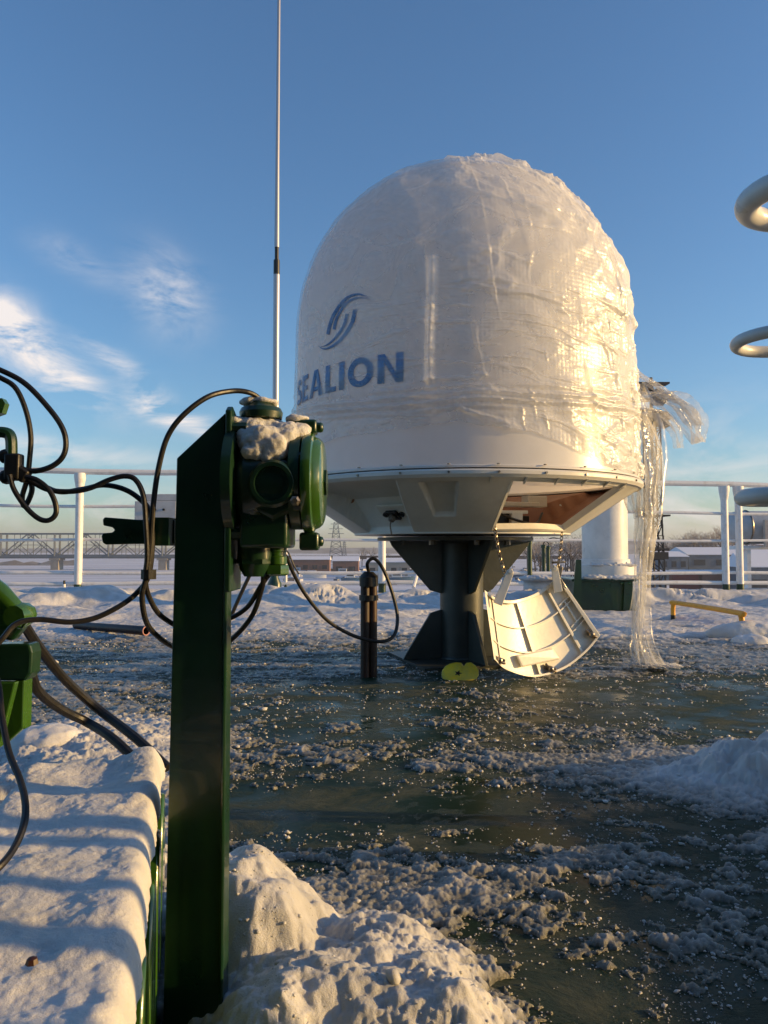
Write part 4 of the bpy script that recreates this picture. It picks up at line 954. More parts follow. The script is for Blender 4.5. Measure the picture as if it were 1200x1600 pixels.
# mounting plate
p0, p1 = f(352,640), f(361,925)
zt_, zb_ = f(356,642).z, f(356,925).z
mb = MB(); xx = f(356,780).x
sl_ = [Vector((xx-.003, FY-.004, zb_)), Vector((xx-.003,FY-.004,zt_)), Vector((xx-.003,FY+.006,zt_+.006)), Vector((xx-.003,FY+.06,zt_-.01)), Vector((xx-.003,FY+.06,zb_))]
mb.prism(sl_, (.0068,0,0)); mb.build('mounting_plate', M_green, post, smooth=False, bevel=.0015)
# weld/edge bead
mb = MB(); mb.tube(crv([f(345,1600,FY-.001), f(349,1200,FY-.001), f(353,900,FY-.001)],10), .0022, 8); mb.build('weld_bead', M_green, post)
# arm with a notched end
a0 = [(272,812),(215,812),(163,808),(160,812),(161,821),(175,824),(179,828),(175,832),(160,833),(158,838),(160,848),(165,851),(215,850),(272,850)]
mb = MB(); mb.prism([f(a,b,FY+.012) for a,b in a0], (0,.010,0)); mb.build('notched_arm', M_green, post, smooth=False, bevel=.0012)
mb = MB(); mb.box(f(258,831,FY+.01), (.016,.03,.03)); mb.build('arm_nut', M_green, post); mb = MB(); mb.tube([f(200,831,FY+.012),f(200,831,FY-.0)],.004,8); mb.build('arm_bolt', M_green, post)

jb = thing('junction_box', tuple(f(430,892,.85)), 'dark green explosion-proof junction box with snow on top, fixed to the right of the post', 'junction box')
BY = .855
def g(px, py): return at(px, py, BY)
k_ = BY/1200
cz = g(425,755).z; xx0 = g(361,755).x
def X_(px): return g(px,755).x
mb = MB(); mb.lathe([(.052,0),(.064,.001),(.064,(378-361)*k_-.001),(.055,(378-361)*k_)], (X_(361),BY,cz), axis='X', seg=40); mb.build('back_flange', M_green, jb, sharp=30)
mb = MB(); mb.lathe([(.040,0),(.048,.006),(.050,.02),(.050,.052),(.046,.058)], (X_(376),BY,cz-.004), axis='X', seg=40)
mb.box((X_(420),BY,cz-.035),(.052,.075,.075)); mb.build('body', M_green, jb, sharp=35, bevel=.004)
mb = MB(); mb.lathe([(.045,0),(.054,.001),(.054,.012),(.048,.013)], (X_(457),BY,cz+.002), axis='X', seg=44); mb.build('body_flange', M_green, jb, sharp=30)
mb = MB(); mb.lathe([(.050,0),(.0555,.002),(.0565,.008),(.0555,.012),(.052,.0135),(.050,.018),(.047,.0215),(.042,.0235),(.01,.024)], (X_(474),BY,cz), axis='X', seg=56); cov = mb.build('cover', M_greenlt, jb, sharp=25)
mb = MB(); mb.lathe([(.016,.0235),(.016,.0265),(.004,.0275)], (X_(474),BY,cz), axis='X', seg=6); mb.build('cover_boss', M_green, cov, sharp=30)
for (px,py,w,h_) in ((474,668,44,22),(484,846,30,28)):
    p = g(px,py); mb = MB(); mb.box(p, (w*k_,.022,h_*k_)); mb.tube([p+Vector((-w*k_*.3,0,0)), p+Vector((w*k_*.72,0,0))], .0058, 12); mb.build('hinge_lug', M_green, jb, sharp=35, bevel=.003)
for ang in (30,100,160,215,250,325):
    a = R(ang); p = Vector((X_(466), BY-.050*math.cos(a), cz+.050*math.sin(a))); mb = MB(); mb.tube([p, p+Vector((.010,0,0))], .0045, 6); mb.build('cover_bolt', M_green, jb, sharp=30)
for (px,py) in ((382,676),(390,688),(384,835)):
    p = g(px,py); p.y -= .03; mb = MB(); mb.tube([p-Vector((.010,0,0)), p+Vector((.008,0,0))], .0065, 6); mb.build('flange_bolt', M_green, jb, sharp=30)
# front plug
pc = at(424,758,.80); mb = MB()
mb.lathe([(.036,-.035),(.038,-.006),(.034,0)], (pc.x,.812,pc.z), axis='Y', seg=6, a0=R(30)); mb.build('plug_boss', M_green, jb, sharp=25, bevel=.002)
mb = MB(); mb.lathe([(.025,0),(.0255,.008),(.0225,.012),(.0185,.012),(.0175,.006),(.001,.005)], (pc.x,.812,pc.z+.002), axis='Y', seg=40); mb.build('plug', M_green, jb, sharp=25)
mb = MB(); mb.lathe([(.0055,0),(.0055,.006),(.003,.008)], at(462,783,.805), axis='Y', seg=6); mb.build('earth_screw', M_steel, jb)
# top cap
p = g(408,640); mb = MB(); mb.lathe([(.014,-.030),(.014,-.012),(.0235,-.011),(.0245,-.004),(.022,.001),(.015,.005),(.010,.011),(.006,.013)], (p.x,BY,p.z), seg=20); mb.lathe([(.0095,.004),(.0095,.012)],(p.x,BY,p.z),seg=6); mb.build('top_gland', M_green, jb, sharp=30)
# bottom gland
p = g(431,870); mb = MB(); mb.lathe([(.0125,.026),(.0125,.006),(.0115,.005),(.0115,.001),(.0125,0),(.0125,-.008),(.010,-.009)], (p.x,BY,p.z), seg=24); mb.build('bottom_gland', M_greenlt, jb, sharp=30)
mb = MB(); mb.lathe([(.0135,0),(.0145,-.002),(.0145,-.010),(.011,-.012)], (p.x,BY,p.z-.009), seg=6); mb.build('gland_nut', M_yellow if False else M_greenlt, jb, sharp=30)
p = g(400,872); mb = MB(); mb.lathe([(.019,.03),(.020,0),(.017,-.012),(.012,-.020)], (p.x,BY-.005,p.z), seg=20); mb.lathe([(.022,-.006),(.022,-.001)],(p.x,BY-.005,p.z),seg=6); mb.build('bottom_gland', M_green, jb, sharp=30)
def gl(px, py, dy): p = g(px,py); p.y -= dy; return p[:]
sn = lump('snow_cap', [(gl(400,672,.0),(.024,.030,.014)),(gl(425,676,.0),(.020,.026,.016)),(gl(392,690,.02),(.014,.020,.014)),(gl(415,696,.03),(.024,.020,.018)),(gl(404,714,.038),(.012,.012,.010)),(gl(436,706,.036),(.015,.014,.018)),(gl(428,722,.04),(.008,.008,.006)),
    (gl(452,690,.015),(.017,.022,.020)),(gl(462,704,.02),(.010,.014,.014)),(gl(470,682,.012),(.012,.016,.012)),(gl(374,664,.0),(.016,.026,.007)),(gl(466,655,.0),(.014,.013,.005)),(gl(478,674,.01),(.007,.010,.005)),(gl(398,628,.0),(.017,.014,.006)),(gl(418,629,.0),(.014,.014,.005))], M_snows, vox=.0014, disp=.008, scale=.014, sm=9)
tag(sn, kind='stuff')

# ---------------------------------------------------------------- cables in the foreground
def cable(pp, r, label, n=10, m=M_black, nm='cable'):
    mb = MB(); pts = pcrv(pp, n)
    
    mb.tube(pts, r, 10); return tag(mb.build(nm, m), label, 'cable', 'black cables around the green post')
F2 = FY-.015
cable([(408,634,.855),(404,622,.85),(388,613,.84),(362,611,.83),(325,620,.81),(287,648,.80),(262,682,.80),(248,730,.80),(240,785,.80),(235,850,.80),(229,900,.80),(222,930,.80),(228,970,.81),(245,993,.83),(275,1012,.87),(315,1018,.90),(355,1004,.89),(392,965,.87),(409,920,.86),(412,895,.85)], .0029, 'cable arching over the post from the top gland and back to the bottom gland')
cable([(45,750,.80),(75,765,.80),(110,768,.80),(140,763,.80),(170,750,.80),(195,744,.80),(212,750,.80),(224,775,.798),(228,820,.797),(230,870,.798),(227,905,.80),(234,935,.81),(255,965,.83),(300,985,.88),(350,970,.88),(385,950,.87),(408,915,.86),(424,893,.855)], .0028, 'upper of two cables running from the clamp to the post, then to the bottom gland')
cable([(48,748,.81),(90,768,.81),(130,764,.81),(160,758,.81),(190,763,.81),(215,777,.81),(234,800,.808),(238,850,.808),(232,900,.81),(215,925,.81),(190,945,.80),(150,965,.79),(110,972,.78),(60,968,.77),(25,975,.76),(0,1002,.75),(-40,1040,.74)], .0028, 'lower cable from the clamp, dipping left below the notched arm')
cable([(-40,565,.80),(0,578,.80),(40,600,.80),(78,640,.80),(98,670,.80),(103,695,.80),(97,715,.80),(80,729,.80),(55,736,.80),(35,732,.80),(22,715,.80),(28,712,.80)], .0029, 'outer large cable loop above the clamp at the left edge')
cable([(-40,572,.81),(0,590,.81),(24,606,.81),(40,640,.81),(48,680,.81),(46,720,.81),(42,750,.81),(35,775,.81),(37,790,.81),(43,785,.81),(50,765,.81),(46,745,.81)], .0028, 'inner cable loop hanging down inside the large one at the left edge')
cable([(15,742,.79),(22,765,.79),(40,792,.79),(60,810,.79),(76,813,.79),(87,803,.79),(86,785,.79),(76,765,.79),(58,750,.79),(40,745,.79)], .0027, 'small cable loop hanging below the clamp at the left edge')
mb = MB(); mb.lathe([(.0080,0),(.0080,.010)], at(232,905,.80), seg=10); tag(mb.build('cable_tie', M_black), 'black tape binding the cable bundle just below the notched arm', 'tie')
# heavy hoses, thin drooping cable
cable([(-60,860,.95),(0,930,1.0),(30,965,1.05),(60,1010,1.12),(100,1060,1.2),(150,1105,1.25),(212,1153,1.2),(262,1200,1.16)], .0073, 'upper thick black hose sloping down behind the snow covered duct', m=M_black)
cable([(-20,1010,1.1),(40,1040,1.12),(60,1080,1.15),(95,1108,1.2),(135,1128,1.24),(176,1154,1.2),(225,1200,1.16)], .0073, 'lower thick black hose sloping down behind the snow covered duct', m=M_black)
cable([(-30,1000,.72),(-5,1060,.70),(3,1120,.68),(14,1175,.66),(30,1215,.64),(39,1250,.62),(38,1285,.60),(22,1325,.58),(-5,1358,.56),(-50,1390,.55)], .0028, 'thin cable drooping over the edge of the snow covered duct', m=M_black)
# clamp at the left edge
cl = thing('cable_clamp', tuple(at(15,750,.80)), 'black hooked bracket with a cable clamp at the left picture edge', 'clamp')
mb = MB(); mb.tube(crv([at(-60,674,.80),at(-10,675,.80),at(8,676,.80),at(16,682,.80),at(18,700,.80),at(17,745,.80)],6), .006, 10); mb.build('bracket', M_green, cl)
mb = MB()
for q_ in ((9,713),(10,745)): mb.lathe([(.007,-.008),(.008,0),(.006,.006)], at(*q_,.80), axis='Y', seg=12)
mb.box(at(22,730,.80),(.016,.014,.028)); mb.box(at(32,740,.80),(.018,.012,.014), ry=R(30)); mb.build('jaw', M_black, cl, bevel=.002)
# winch machinery at lower left
wn_ = thing('winch', (-.60,1.02,0), 'bright green winch frame with a tray cut by the left picture edge', 'winch')
mb = MB(); mb.prism([at(-90,1008,1.02),at(46,1006,1.02),at(50,1020,1.02),at(48,1052,1.02),at(40,1064,1.02),at(-90,1064,1.02)], (0,.03,0)); mb.build('tray', M_green, wn_, smooth=False, bevel=.003)
mb = MB(); mb.prism([at(8,1066,1.03),at(38,1062,1.03),at(36,1138,1.03),at(12,1160,1.03),at(0,1165,1.03)], (0,.012,0)); mb.prism([at(-60,1066,1.0),at(24,1066,1.0),at(-2,1170,1.0),at(-60,1170,1.0)], (0,.012,0)); mb.prism([at(34,1062,1.035),at(41,1062,1.035),at(39,1140,1.035),at(32,1140,1.035)],(0,.02,0)); mb.build('leg_plate', M_greenlt, wn_, smooth=False, bevel=.002)
mb = MB(); mb.tube([at(-60,880,1.0),at(0,928,1.0),at(22,950,1.0),at(44,975,1.0)], [.014,.014,.012,.008], 14); mb.lathe([(.016,-.02),(.018,0),(.014,.012)], at(28,962,1.0), axis='Y', seg=10); mb.lathe([(.02,-.02),(.02,.01)], at(5,960,1.0), axis='Y', seg=6); mb.build('lever', M_greenlt, wn_, sharp=35)
mb = MB(); mb.prism([at(-80,985,1.03),at(18,1002,1.03),at(40,975,1.03),at(10,940,1.03),at(-80,930,1.03)], (0,.02,0)); mb.build('gear_case', M_green, wn_, smooth=False, bevel=.004)
mb = MB(); mb.box((-.60,1.04,.02),(.26,.18,.04)); mb.tube([(-.56,1.06,.03),(-.56,1.06,.36)],.02,12); mb.build('base_frame', M_green, wn_, smooth=False)
mb = MB(); mb.prism([at(-40,625,.85),at(3,622,.85),at(8,630,.85),at(3,645,.85),at(-40,660,.85)],(0,.01,0)); mb.build('upper_plate', M_greenlt, wn_, smooth=False)
mb = MB(); mb.tube([at(-30,1000,1.0),at(-30,640,.86)],.012,10); mb.build('mast', M_green, wn_)
tag(lump('snow_pile', [(gnd(75,1165,.03)[:],(.09,.08,.05)),((-.66,1.10,.03),(.12,.10,.07)),((-.52,.95,.0),(.08,.10,.04)),((-.47,.86,.0),(.06,.07,.05))], M_snows, vox=.006, disp=.015, scale=.04), kind='stuff')

# ---------------------------------------------------------------- background
hz = bpy.data.materials.new('haze'); hz.use_nodes = True; _n, _l = hz.node_tree.nodes, hz.node_tree.links; _n.remove(_n['Principled BSDF'])
_v = _n.new('ShaderNodeVolumePrincipled'); _v.inputs['Color'].default_value = (.82,.86,.95,1); _v.inputs['Density'].default_value = .00022; _v.inputs['Anisotropy'].default_value = .2; _l.new(_v.outputs[0], _n['Material Output'].inputs['Volume'])
mb = MB(); mb.box((0,1500,(ZG-2+75)/2),(7300,4400,75-(ZG-2))); tag(mb.build('haze', hz, smooth=False), kind='stuff')
M_iron = mat('bridge_steel', (.13,.15,.17), .7); M_conc = mat('concrete', (.32,.29,.26), .85, col2=(.24,.22,.2), cscale=.3)
# truss bridge
YB = 500
br_ = thing('bridge', ((140-600)/1200*YB, YB, ZG), 'long steel truss railway bridge over the frozen river at far left', 'bridge')
def bx(px): return (px-600)/1200*YB
ztp, zbt = at(0,834,YB).z, at(0,869,YB).z
for side in (0,8):
    mb = MB(); Yb = YB+side
    x0, x1 = bx(-560), bx(395)
    mb.box(((x0+x1)/2,Yb,ztp),(x1-x0,.7,1.0)); mb.box(((x0+x1)/2,Yb,zbt),(x1-x0,.8,2.0))
    per = bx(86)-bx(2); k = 0; x = bx(-560)
    x = bx(86)-per*7
    while x < x1-2:
        def bar(a, za, b, zb2, r): mb.tube([(a,Yb,za),(b,Yb,zb2)], r, 5)
        bar(x,zbt,x,ztp,.7); bar(x,zbt,x+per/2,ztp,.42); bar(x+per/2,ztp,x+per,zbt,.42); bar(x+per/2,zbt,x+per/2,ztp,.3)
        bar(x+per/4,zbt,x+per/4,ztp,.22); bar(x+per*.75,zbt,x+per*.75,ztp,.22); bar(x+per/4,(ztp+zbt)/2,x+per/2,zbt,.25); bar(x+per*.75,(ztp+zbt)/2,x+per/2,zbt,.25); bar(x+per/4,(ztp+zbt)/2,x+per*.75,(ztp+zbt)/2,.15)
        x += per
    mb.build('truss', M_iron, br_, smooth=False)
mb = MB(); mb.box(((x0+x1)/2,YB+4,zbt-1.0),(x1-x0,8,1)); mb.build('bridge_deck', M_iron, br_, smooth=False)
for px in (-420,-250,-82,86,254,390):
    mb = MB(); mb.box((bx(px),YB+4,(zbt+ZG)/2-.8),(5,8,zbt-ZG)); mb.box((bx(px),YB+4,zbt-2),(7,9,1.4)); mb.build('pier', M_conc, br_, smooth=False)
vd = thing('viaduct', (bx(640),YB,ZG), 'low dark girder viaduct on piers running behind the harbour', 'bridge')
mb = MB(); mb.box(((bx(398)+bx(905))/2,YB+4,at(0,871,YB).z),(bx(905)-bx(398),8,2.2)); mb.build('girder', mat('dark_girder',(.06,.05,.05),.8), vd, smooth=False)
for px in range(420,900,34):
    mb = MB(); mb.box((bx(px),YB+4,(at(0,874,YB).z+ZG)/2),(2,6,at(0,874,YB).z-ZG)); mb.build('pier', M_conc, vd, smooth=False)
# shore line strips on the river (banks of ploughed snow / road)
M_bank = mat('bank', (.2,.18,.16), .9, col2=(.36,.33,.3), cscale=.03, stretch=(1,6,1))
for px0, px1, py, h_, y_ in ((-700,120,877,3.5,640),(-900,620,896.5,.8,420),(-900,620,913,.5,290)):
    yv = 13.5*1200/(py-858) if py > 880 else y_
    mb = MB(); xa, xb = (px0-600)/1200*yv, (px1-600)/1200*yv; n = 60
    vs = []; 
    for i in range(n+1):
        x_ = xa+(xb-xa)*i/n; hh = h_*(.5+random.random()); vs += [(x_,yv-5,ZG),(x_,yv,ZG+hh),(x_,yv+12,ZG)]
    mb.add(vs, [(i*3+k,i*3+3+k,i*3+4+k,i*3+1+k) for i in range(n) for k in (0,1)]); tag(mb.build('river_bank', M_bank), kind='structure')
# pylons
def pylon(px, ptop, pbase_z, Y, wpx, label, name='power_pylon', m=M_iron, arms=3, r=.22):
    x = (px-600)/1200*Y; zt = at(px,ptop,Y).z; z0 = ZG; w0 = wpx/1200*Y/2; w1 = w0*.22
    t = thing(name, (x,Y,z0), label, 'pylon')
    mb = MB(); n = 9
    def w(k): return w0+(w1-w0)*(k/n)**.8
    for k in range(n):
        za, zb2 = z0+(zt-z0)*k/n, z0+(zt-z0)*(k+1)/n; a, b = w(k), w(k+1)
        for sx, sy in ((-1,-1),(1,-1),(1,1),(-1,1)): mb.tube([(x+sx*a,Y+sy*a,za),(x+sx*b,Y+sy*b,zb2)], r, 4)
        for sy in (-1,1):
            mb.tube([(x-a,Y+sy*a,za),(x+b,Y+sy*b,zb2)], r*.6, 4); mb.tube([(x+a,Y+sy*a,za),(x-b,Y+sy*b,zb2)], r*.6, 4); mb.tube([(x-b,Y+sy*b,zb2),(x+b,Y+sy*b,zb2)], r*.6, 4)
    mb.build('lattice', m, t, smooth=False); mb = MB()
    for i in range(arms): z_ = zt-(zt-z0)*(.04+.11*i); mb.box((x,Y,z_),(w0*(1.3+.3*i),.4,.4))
    mb.build('cross_arm', m, t, smooth=False)
pylon(525,816,0,620,26,'larger grey lattice power pylon standing beyond the viaduct')
pylon(538,846,0,900,9,'smaller distant pylon just right of the larger grey one', r=.3)
# port lattice mast
TY = 55; tx = (1021-600)/1200*TY; tw = .72
lm = thing('lattice_mast', (tx,TY,ZG), 'black steel lattice light mast behind the hanging plastic', 'mast')
M_mast = mat('mast_steel', (.04,.033,.028), .7)
mb = MB(); ztop = at(0,665,TY).z; z_ = ZG; k = 0
while z_ < ztop:
    f_ = .60+.40*max(0,(2-z_)/15)*1.3; s_ = .62*f_*1.25; zn = z_+.85
    for sx, sy in ((-1,-1),(1,-1),(1,1),(-1,1)): mb.tube([(tx+sx*s_,TY+sy*s_,z_),(tx+sx*s_,TY+sy*s_,zn)], .065, 4)
    for sy in (-1,1):
        a, b = (-1,1) if k%2 else (1,-1); mb.tube([(tx+a*s_,TY+sy*s_,z_),(tx+b*s_,TY+sy*s_,zn)], .045, 4); mb.tube([(tx-s_,TY+sy*s_,zn),(tx+s_,TY+sy*s_,zn)], .04, 4)
        mb.tube([(tx+sy*s_,TY-a*s_,z_),(tx+sy*s_,TY+a*s_,zn)], .04, 4)
    z_ = zn; k += 1
mb.build('lattice', M_mast, lm, smooth=False)
mb = MB(); mb.box((tx,TY,at(0,806,TY).z),(1.9,1.6,.12)); mb.box((tx,TY,at(0,858,TY).z),(1.7,1.5,.12)); mb.box((tx,TY,at(0,868,TY).z),(1.6,1.4,.5)); mb.tube([(tx,TY,ZG),(tx,TY,ztop)], .07, 5); mb.build('platform', M_mast, lm, smooth=False)
for i in range(9):
    px, py = random.uniform(992,1040), random.uniform(592,662); c = at(px,py,TY); mb = MB(); mb.box(c,(.9,.5,.6),rz=random.random(),rx=-.4); mb.tube([c,(tx,TY,c.z-.3)],.05,4); mb.build('floodlight', M_mast, lm, smooth=False)
mb = MB()
for py in (600,625,650): mb.box((tx,TY,at(0,py,TY).z),(2.4,.9,.12))
mb.tube([(tx,TY,ztop-1),(tx,TY,at(0,590,TY).z)],.12,6); mb.build('lamp_frame', M_mast, lm, smooth=False)

# trees (bare, frosted)
M_bark = mat('bark', (.06,.042,.035), .9); M_twig = mat('frosted_twigs', (.20,.155,.125), .9, col2=(.36,.34,.33), cscale=.7)
M_twigr = mat('red_brown_twigs', (.2,.11,.08), .9, col2=(.28,.2,.17), cscale=.7)
def tree_proto(h, seed, mt, spread=.5):
    rnd = random.Random(seed); t = thing('bare_tree', (0,0,0), 'x', 'tree', 'bare trees behind the harbour')
    tr = MB(); tw = MB()
    def br(p, d, L, r, lev):
        q = p+d*L
        (tr if lev < 2 else tw).tube([p,q], [r,r*.65], 4 if lev<2 else 3, caps=False)
        if lev == 4: return
        for i in range((5,4,4,4)[lev]):
            f_ = rnd.uniform(.35,1) if lev else rnd.uniform(.3,1)
            dv = Vector((rnd.gauss(0,1),rnd.gauss(0,1),rnd.gauss(.2,.6))).normalized()
            br(p+d*L*f_, (d*.9+dv*spread*1.3).normalized(), L*rnd.uniform(.5,.72), r*.5, lev+1)
    br(Vector((0,0,0)), Vector((rnd.gauss(0,.04),rnd.gauss(0,.04),1)).normalized(), h*.45, h*.022, 0)
    tr.build('trunk', M_bark, t, smooth=False, fix=False); tw.build('crown', mt, t, smooth=False, fix=False)
    return t
protos = [tree_proto(12,1,M_twig), tree_proto(13,2,M_twig,.6), tree_proto(11,3,M_twigr,.7), tree_proto(14,4,M_twig,.45)]
spots = []
for i in range(26): spots.append((random.uniform(735,930), random.uniform(330,420), random.uniform(1.5,2.0)))
for i in range(52):
    px = random.uniform(1015,1290); spots.append((px, random.uniform(330,430), random.uniform(1.4,1.9)+.55*math.exp(-((px-1130)/40)**2)))
for i in range(14): spots.append((random.uniform(560,740), random.uniform(560,640), random.uniform(1.2,1.6)))
cnt = {}; spots.sort(); used = [False]*4
for i,(px,Y,s_) in enumerate(spots):
    k = 2 if (1025 < px < 1062 and random.random() < .6) else random.choice([0,1,3]); loc = ((px-600)/1200*Y, Y, ZG)
    zone = 'between the pedestal and the white trunk' if px < 940 and px > 735 else ('behind the long snowy warehouse' if px > 940 else 'beyond the viaduct in the centre')
    cnt[zone] = cnt.get(zone,0)+1; ordn = '%d%s' % (cnt[zone], {1:'st',2:'nd',3:'rd'}.get(cnt[zone]%10 if cnt[zone]//10 != 1 else 0,'th'))
    lab = ('russet' if k == 2 else 'grey frosted')+' bare tree, '+ordn+' from the left '+zone
    if not used[k]: o = protos[k]; used[k] = True; o.location = loc; o.rotation_euler = (0,0,random.random()*6); o.scale = (s_,)*3
    else: o = copy_tree(protos[k], loc, rz=random.random()*6, scale=(s_,)*3)
    o['label'] = lab
# buildings and harbour
M_roofsnow = mat('roof_snow', (.74,.76,.82), .8); M_blue2 = mat('blue_container', (.03,.12,.33), .6, col2=(.02,.09,.26), cscale=1)
M_brick = mat('dull_brick', (.24,.13,.10), .85, col2=(.19,.11,.09), cscale=1); M_slate = mat('slate_wall', (.13,.16,.19), .8, col2=(.10,.12,.15), cscale=.5)
M_beige = mat('beige_wall', (.42,.34,.27), .8); M_glass = mat('dark_window', (.03,.035,.045), .2); M_redc = mat('red_container', (.18,.04,.035), .6)
def house(px0, px1, ptop, Y, dep, wall, label, cat='building', name='warehouse', wins=0, roof=.8, ridge=0):
    x0, x1 = (px0-600)/1200*Y, (px1-600)/1200*Y; zt = at(600,ptop,Y).z; t = thing(name, ((x0+x1)/2,Y,ZG), label, cat)
    mb = MB(); mb.box(((x0+x1)/2,Y+dep/2,(zt+ZG)/2),(x1-x0,dep,zt-ZG)); mb.build('wall', wall, t, smooth=False)
    mb = MB(); mb.prism([(x0-.4,Y-.5,zt),(x0-.4,Y+dep/2,zt+ridge+roof),(x0-.4,Y+dep+.5,zt),(x0-.4,Y+dep+.5,zt-.25),(x0-.4,Y-.5,zt-.25)], (x1-x0+.8,0,0)); mb.build('roof', M_roofsnow, t, smooth=False)
    for i in range(wins):
        cx = x0+(x1-x0)*(i+.5)/wins; w = (x1-x0)/wins*.5; hh = (zt-ZG)
        for z_ in ([ZG+hh*.45] if hh < 9 else [ZG+hh*.35, ZG+hh*.72]):
            mb = MB(); mb.box((cx,Y-.05,z_),(w,.2,min(2.2,hh*.3))); mb.build('window', M_glass, t, smooth=False)
    return t
house(1075,1420,866,300,24,M_slate,'long grey warehouse under a broad snow covered roof behind the right railing', wins=10, ridge=2.0)
house(1030,1074,869,290,20,M_slate,'low dark shed left of the long snowy warehouse', wins=3, ridge=1.0)
house(1108,1185,853,345,14,M_beige,'beige block with dark windows rising behind the long warehouse', 'building','office_block', wins=7, roof=.3)
house(1190,1380,851,350,14,M_brick,'brick block with snowy roof at the right edge behind the canister', 'building','office_block', wins=14, roof=.3)
house(660,765,853,520,12,M_beige,'long low yellowish hall seen between the pedestal and the trees', wins=8, roof=.3)
house(520,560,876,400,14,M_brick,'small brick shed by the harbour below the pylon', wins=2, ridge=1.5)
house(574,640,878,380,10,M_beige,'pale shed with a snowy roof behind the moored boats', wins=4, ridge=1.2)
house(455,515,874,430,10,M_brick,'reddish low hall at the harbour right of the junction box', wins=4, ridge=1.0)
house(1162,1300,885,215,12,M_slate,'dark gabled shed with snow on its roof right of the railing posts', wins=3, ridge=3)
for i,(px0,px1,m_) in enumerate(((1040,1068,M_redc),(1069,1098,M_blue2),(1099,1134,M_blue2),(1135,1168,M_blue2),(1169,1205,M_blue2),(1206,1240,M_blue2),(985,1010,M_blue2),(1241,1275,M_redc))):
    Y = 170; x0, x1 = (px0-600)/1200*Y, (px1-600)/1200*Y; zt = ZG+2.9
    adj = ['rust red container left of the row of blue ones','blue container next to the red one','second blue container from the red one','blue container directly behind the railing posts','blue container just right of the railing posts','blue container near the right picture edge','blue container left of the black lattice mast','rust red container at the right end of the row'][i]
    t = thing('shipping_container', ((x0+x1)/2,Y,ZG), adj, 'container', 'containers on the quay')
    mb = MB(); n = 14
    vs = []; 
    for k in range(n): mb.box((x0+(x1-x0)*(k+.5)/n, Y+1.2+(.04 if k%2 else 0), ZG+1.45),((x1-x0)/n,2.4,2.9))
    mb.build('body', m_, t, smooth=False); mb = MB(); mb.box(((x0+x1)/2,Y+1.2,zt+.08),(x1-x0,2.5,.16)); mb.build('roof_snow', M_roofsnow, t, smooth=False)
for i,(px0,px1,Yq,m_) in enumerate(((1050,1090,225,M_redc),(1096,1150,225,M_brick),(1010,1040,225,M_slate))):
    t = house(px0,px1,892,Yq,3,m_,['dark red goods wagon in front of the warehouse','brown goods wagon in front of the warehouse','grey goods wagon left of the red one'][i],'wagon','goods_wagon',wins=0,roof=.3)
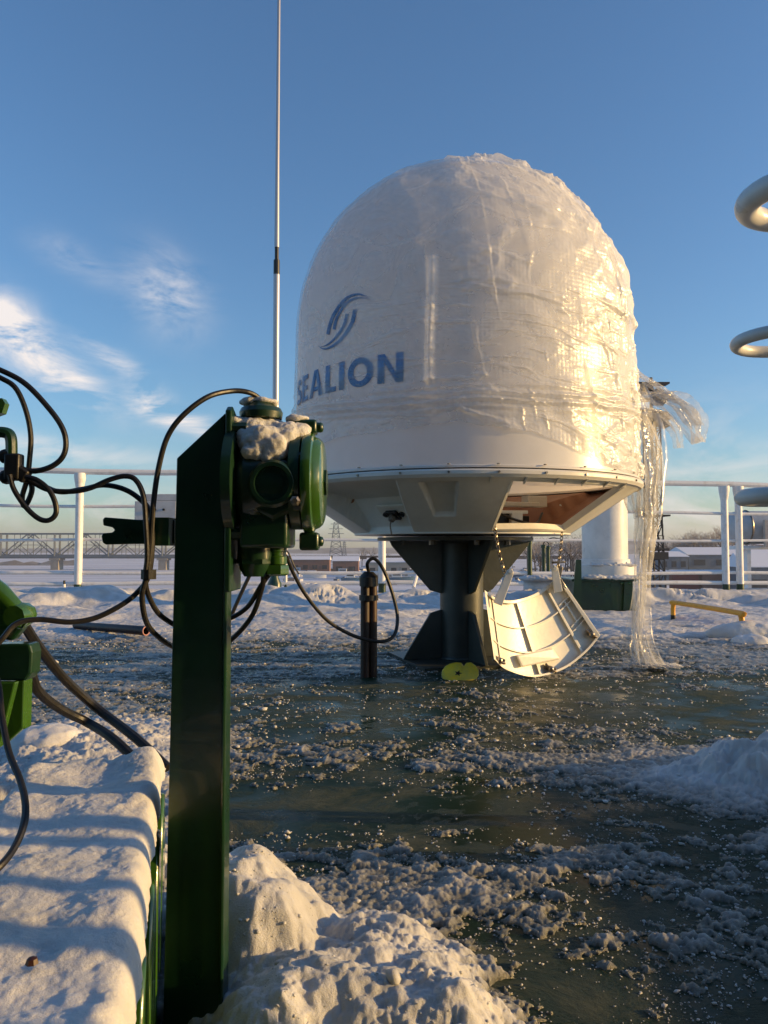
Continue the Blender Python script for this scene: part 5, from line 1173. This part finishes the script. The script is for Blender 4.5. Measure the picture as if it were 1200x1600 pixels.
# boats
M_boatw = mat('boat_white', (.62,.64,.66), .5); M_boatb = mat('boat_blue', (.06,.14,.22), .5); M_boatd = mat('boat_dark', (.05,.05,.055), .6)
def boat(px, py, L, hull, label, mast=True, ht=1.6):
    z = ZG; Y = 13.5*1200/(py-858); x = (px-600)/1200*Y; t = thing('moored_boat', (x,Y,z), label, 'boat', 'boats laid up in the harbour')
    mb = MB(); n = 12; vs = []
    for i in range(n+1):
        s_ = i/n; w = 1.5*math.sin(math.pi*min(1,.25+s_*.75))**.6 if s_ < 1 else .02; b = x+(s_-.5)*L
        vs += [(b,Y-w,z+ht+.5*s_*s_),(b,Y-w*.7,z),(b,Y+w*.7,z),(b,Y+w,z+ht+.5*s_*s_)]
    fs = [(i*4+k,i*4+k+1,i*4+5+k,i*4+4+k) for i in range(n) for k in range(3)]+[(i*4+3,i*4,i*4+4,i*4+7) for i in range(n)]+[(0,3,2,1)]
    mb.add(vs, fs); mb.build('hull', hull, t, sharp=40)
    mb = MB(); mb.box((x-L*.12,Y,z+ht+.9),(L*.35,2,1.7)); cb = mb.build('cabin', M_boatw, t, smooth=False, bevel=.1)
    mb = MB(); mb.box((x-L*.12,Y-1.02,z+ht+1.15),(L*.28,.06,.6)); mb.build('window', M_glass, cb, smooth=False)
    mb = MB(); mb.box((x-L*.12,Y,z+ht+1.8),(L*.37,2.1,.18)); mb.box((x+L*.2,Y,z+ht+.35),(L*.36,1.6,.15)); mb.build('snow_cover', M_roofsnow, t, smooth=False)
    if mast: mb = MB(); mb.tube([(x,Y,z+ht),(x,Y,z+ht+4.5)],.09,5); mb.tube([(x,Y,z+ht+3),(x-L*.2,Y,z+ht+2)],.06,4); mb.build('mast', M_boatd, t, smooth=False)
bl_ = [(468,897,9,M_boatb,'small blue boat nearest the junction box'),(492,903,11,M_boatw,'white boat low behind the cable loop'),(515,893,10,M_boatd,'dark boat under the big pylon'),(540,899,12,M_boatw,'white cabin boat left of the rusty pipe stub'),(552,909,10,M_boatb,'blue boat just left of the pipe stub top'),
       (608,897,11,M_boatw,'white boat behind the white railing post'),(625,908,12,M_boatb,'blue hulled boat right of the centre railing post'),(640,894,10,M_boatd,'dark boat left of the pedestal gusset'),(655,902,11,M_boatw,'white boat touching the pedestal gusset'),(590,888,12,M_boatd,'dark far boat beyond the centre post'),
       (775,893,12,M_boatw,'white boat just right of the pedestal'),(800,902,11,M_boatb,'blue boat above the left hinge arm of the cover'),(838,897,13,M_boatw,'white boat between the thin green posts'),(876,891,12,M_boatd,'dark boat left of the ventilation trunk')]
for px, py, L, hu, lb in bl_: boat(px, py, L, hu, lb)
# a steel quay edge strip with snow between ship and harbour
mb = MB()
for i in range(240):
    px = random.uniform(450,900); py = random.uniform(884,915); Y = 13.5*1200/(py-858); x = (px-600)/1200*Y
    mb.box((x,Y,ZG+.3),(random.uniform(1,5),random.uniform(1,3),random.uniform(.6,2.0)),rz=random.random()*3)
tag(mb.build('quay_clutter', mat('clutter',(.12,.12,.13),.8,col2=(.5,.52,.56),cscale=.12,cramp=(.45,.5)), smooth=False), kind='stuff')
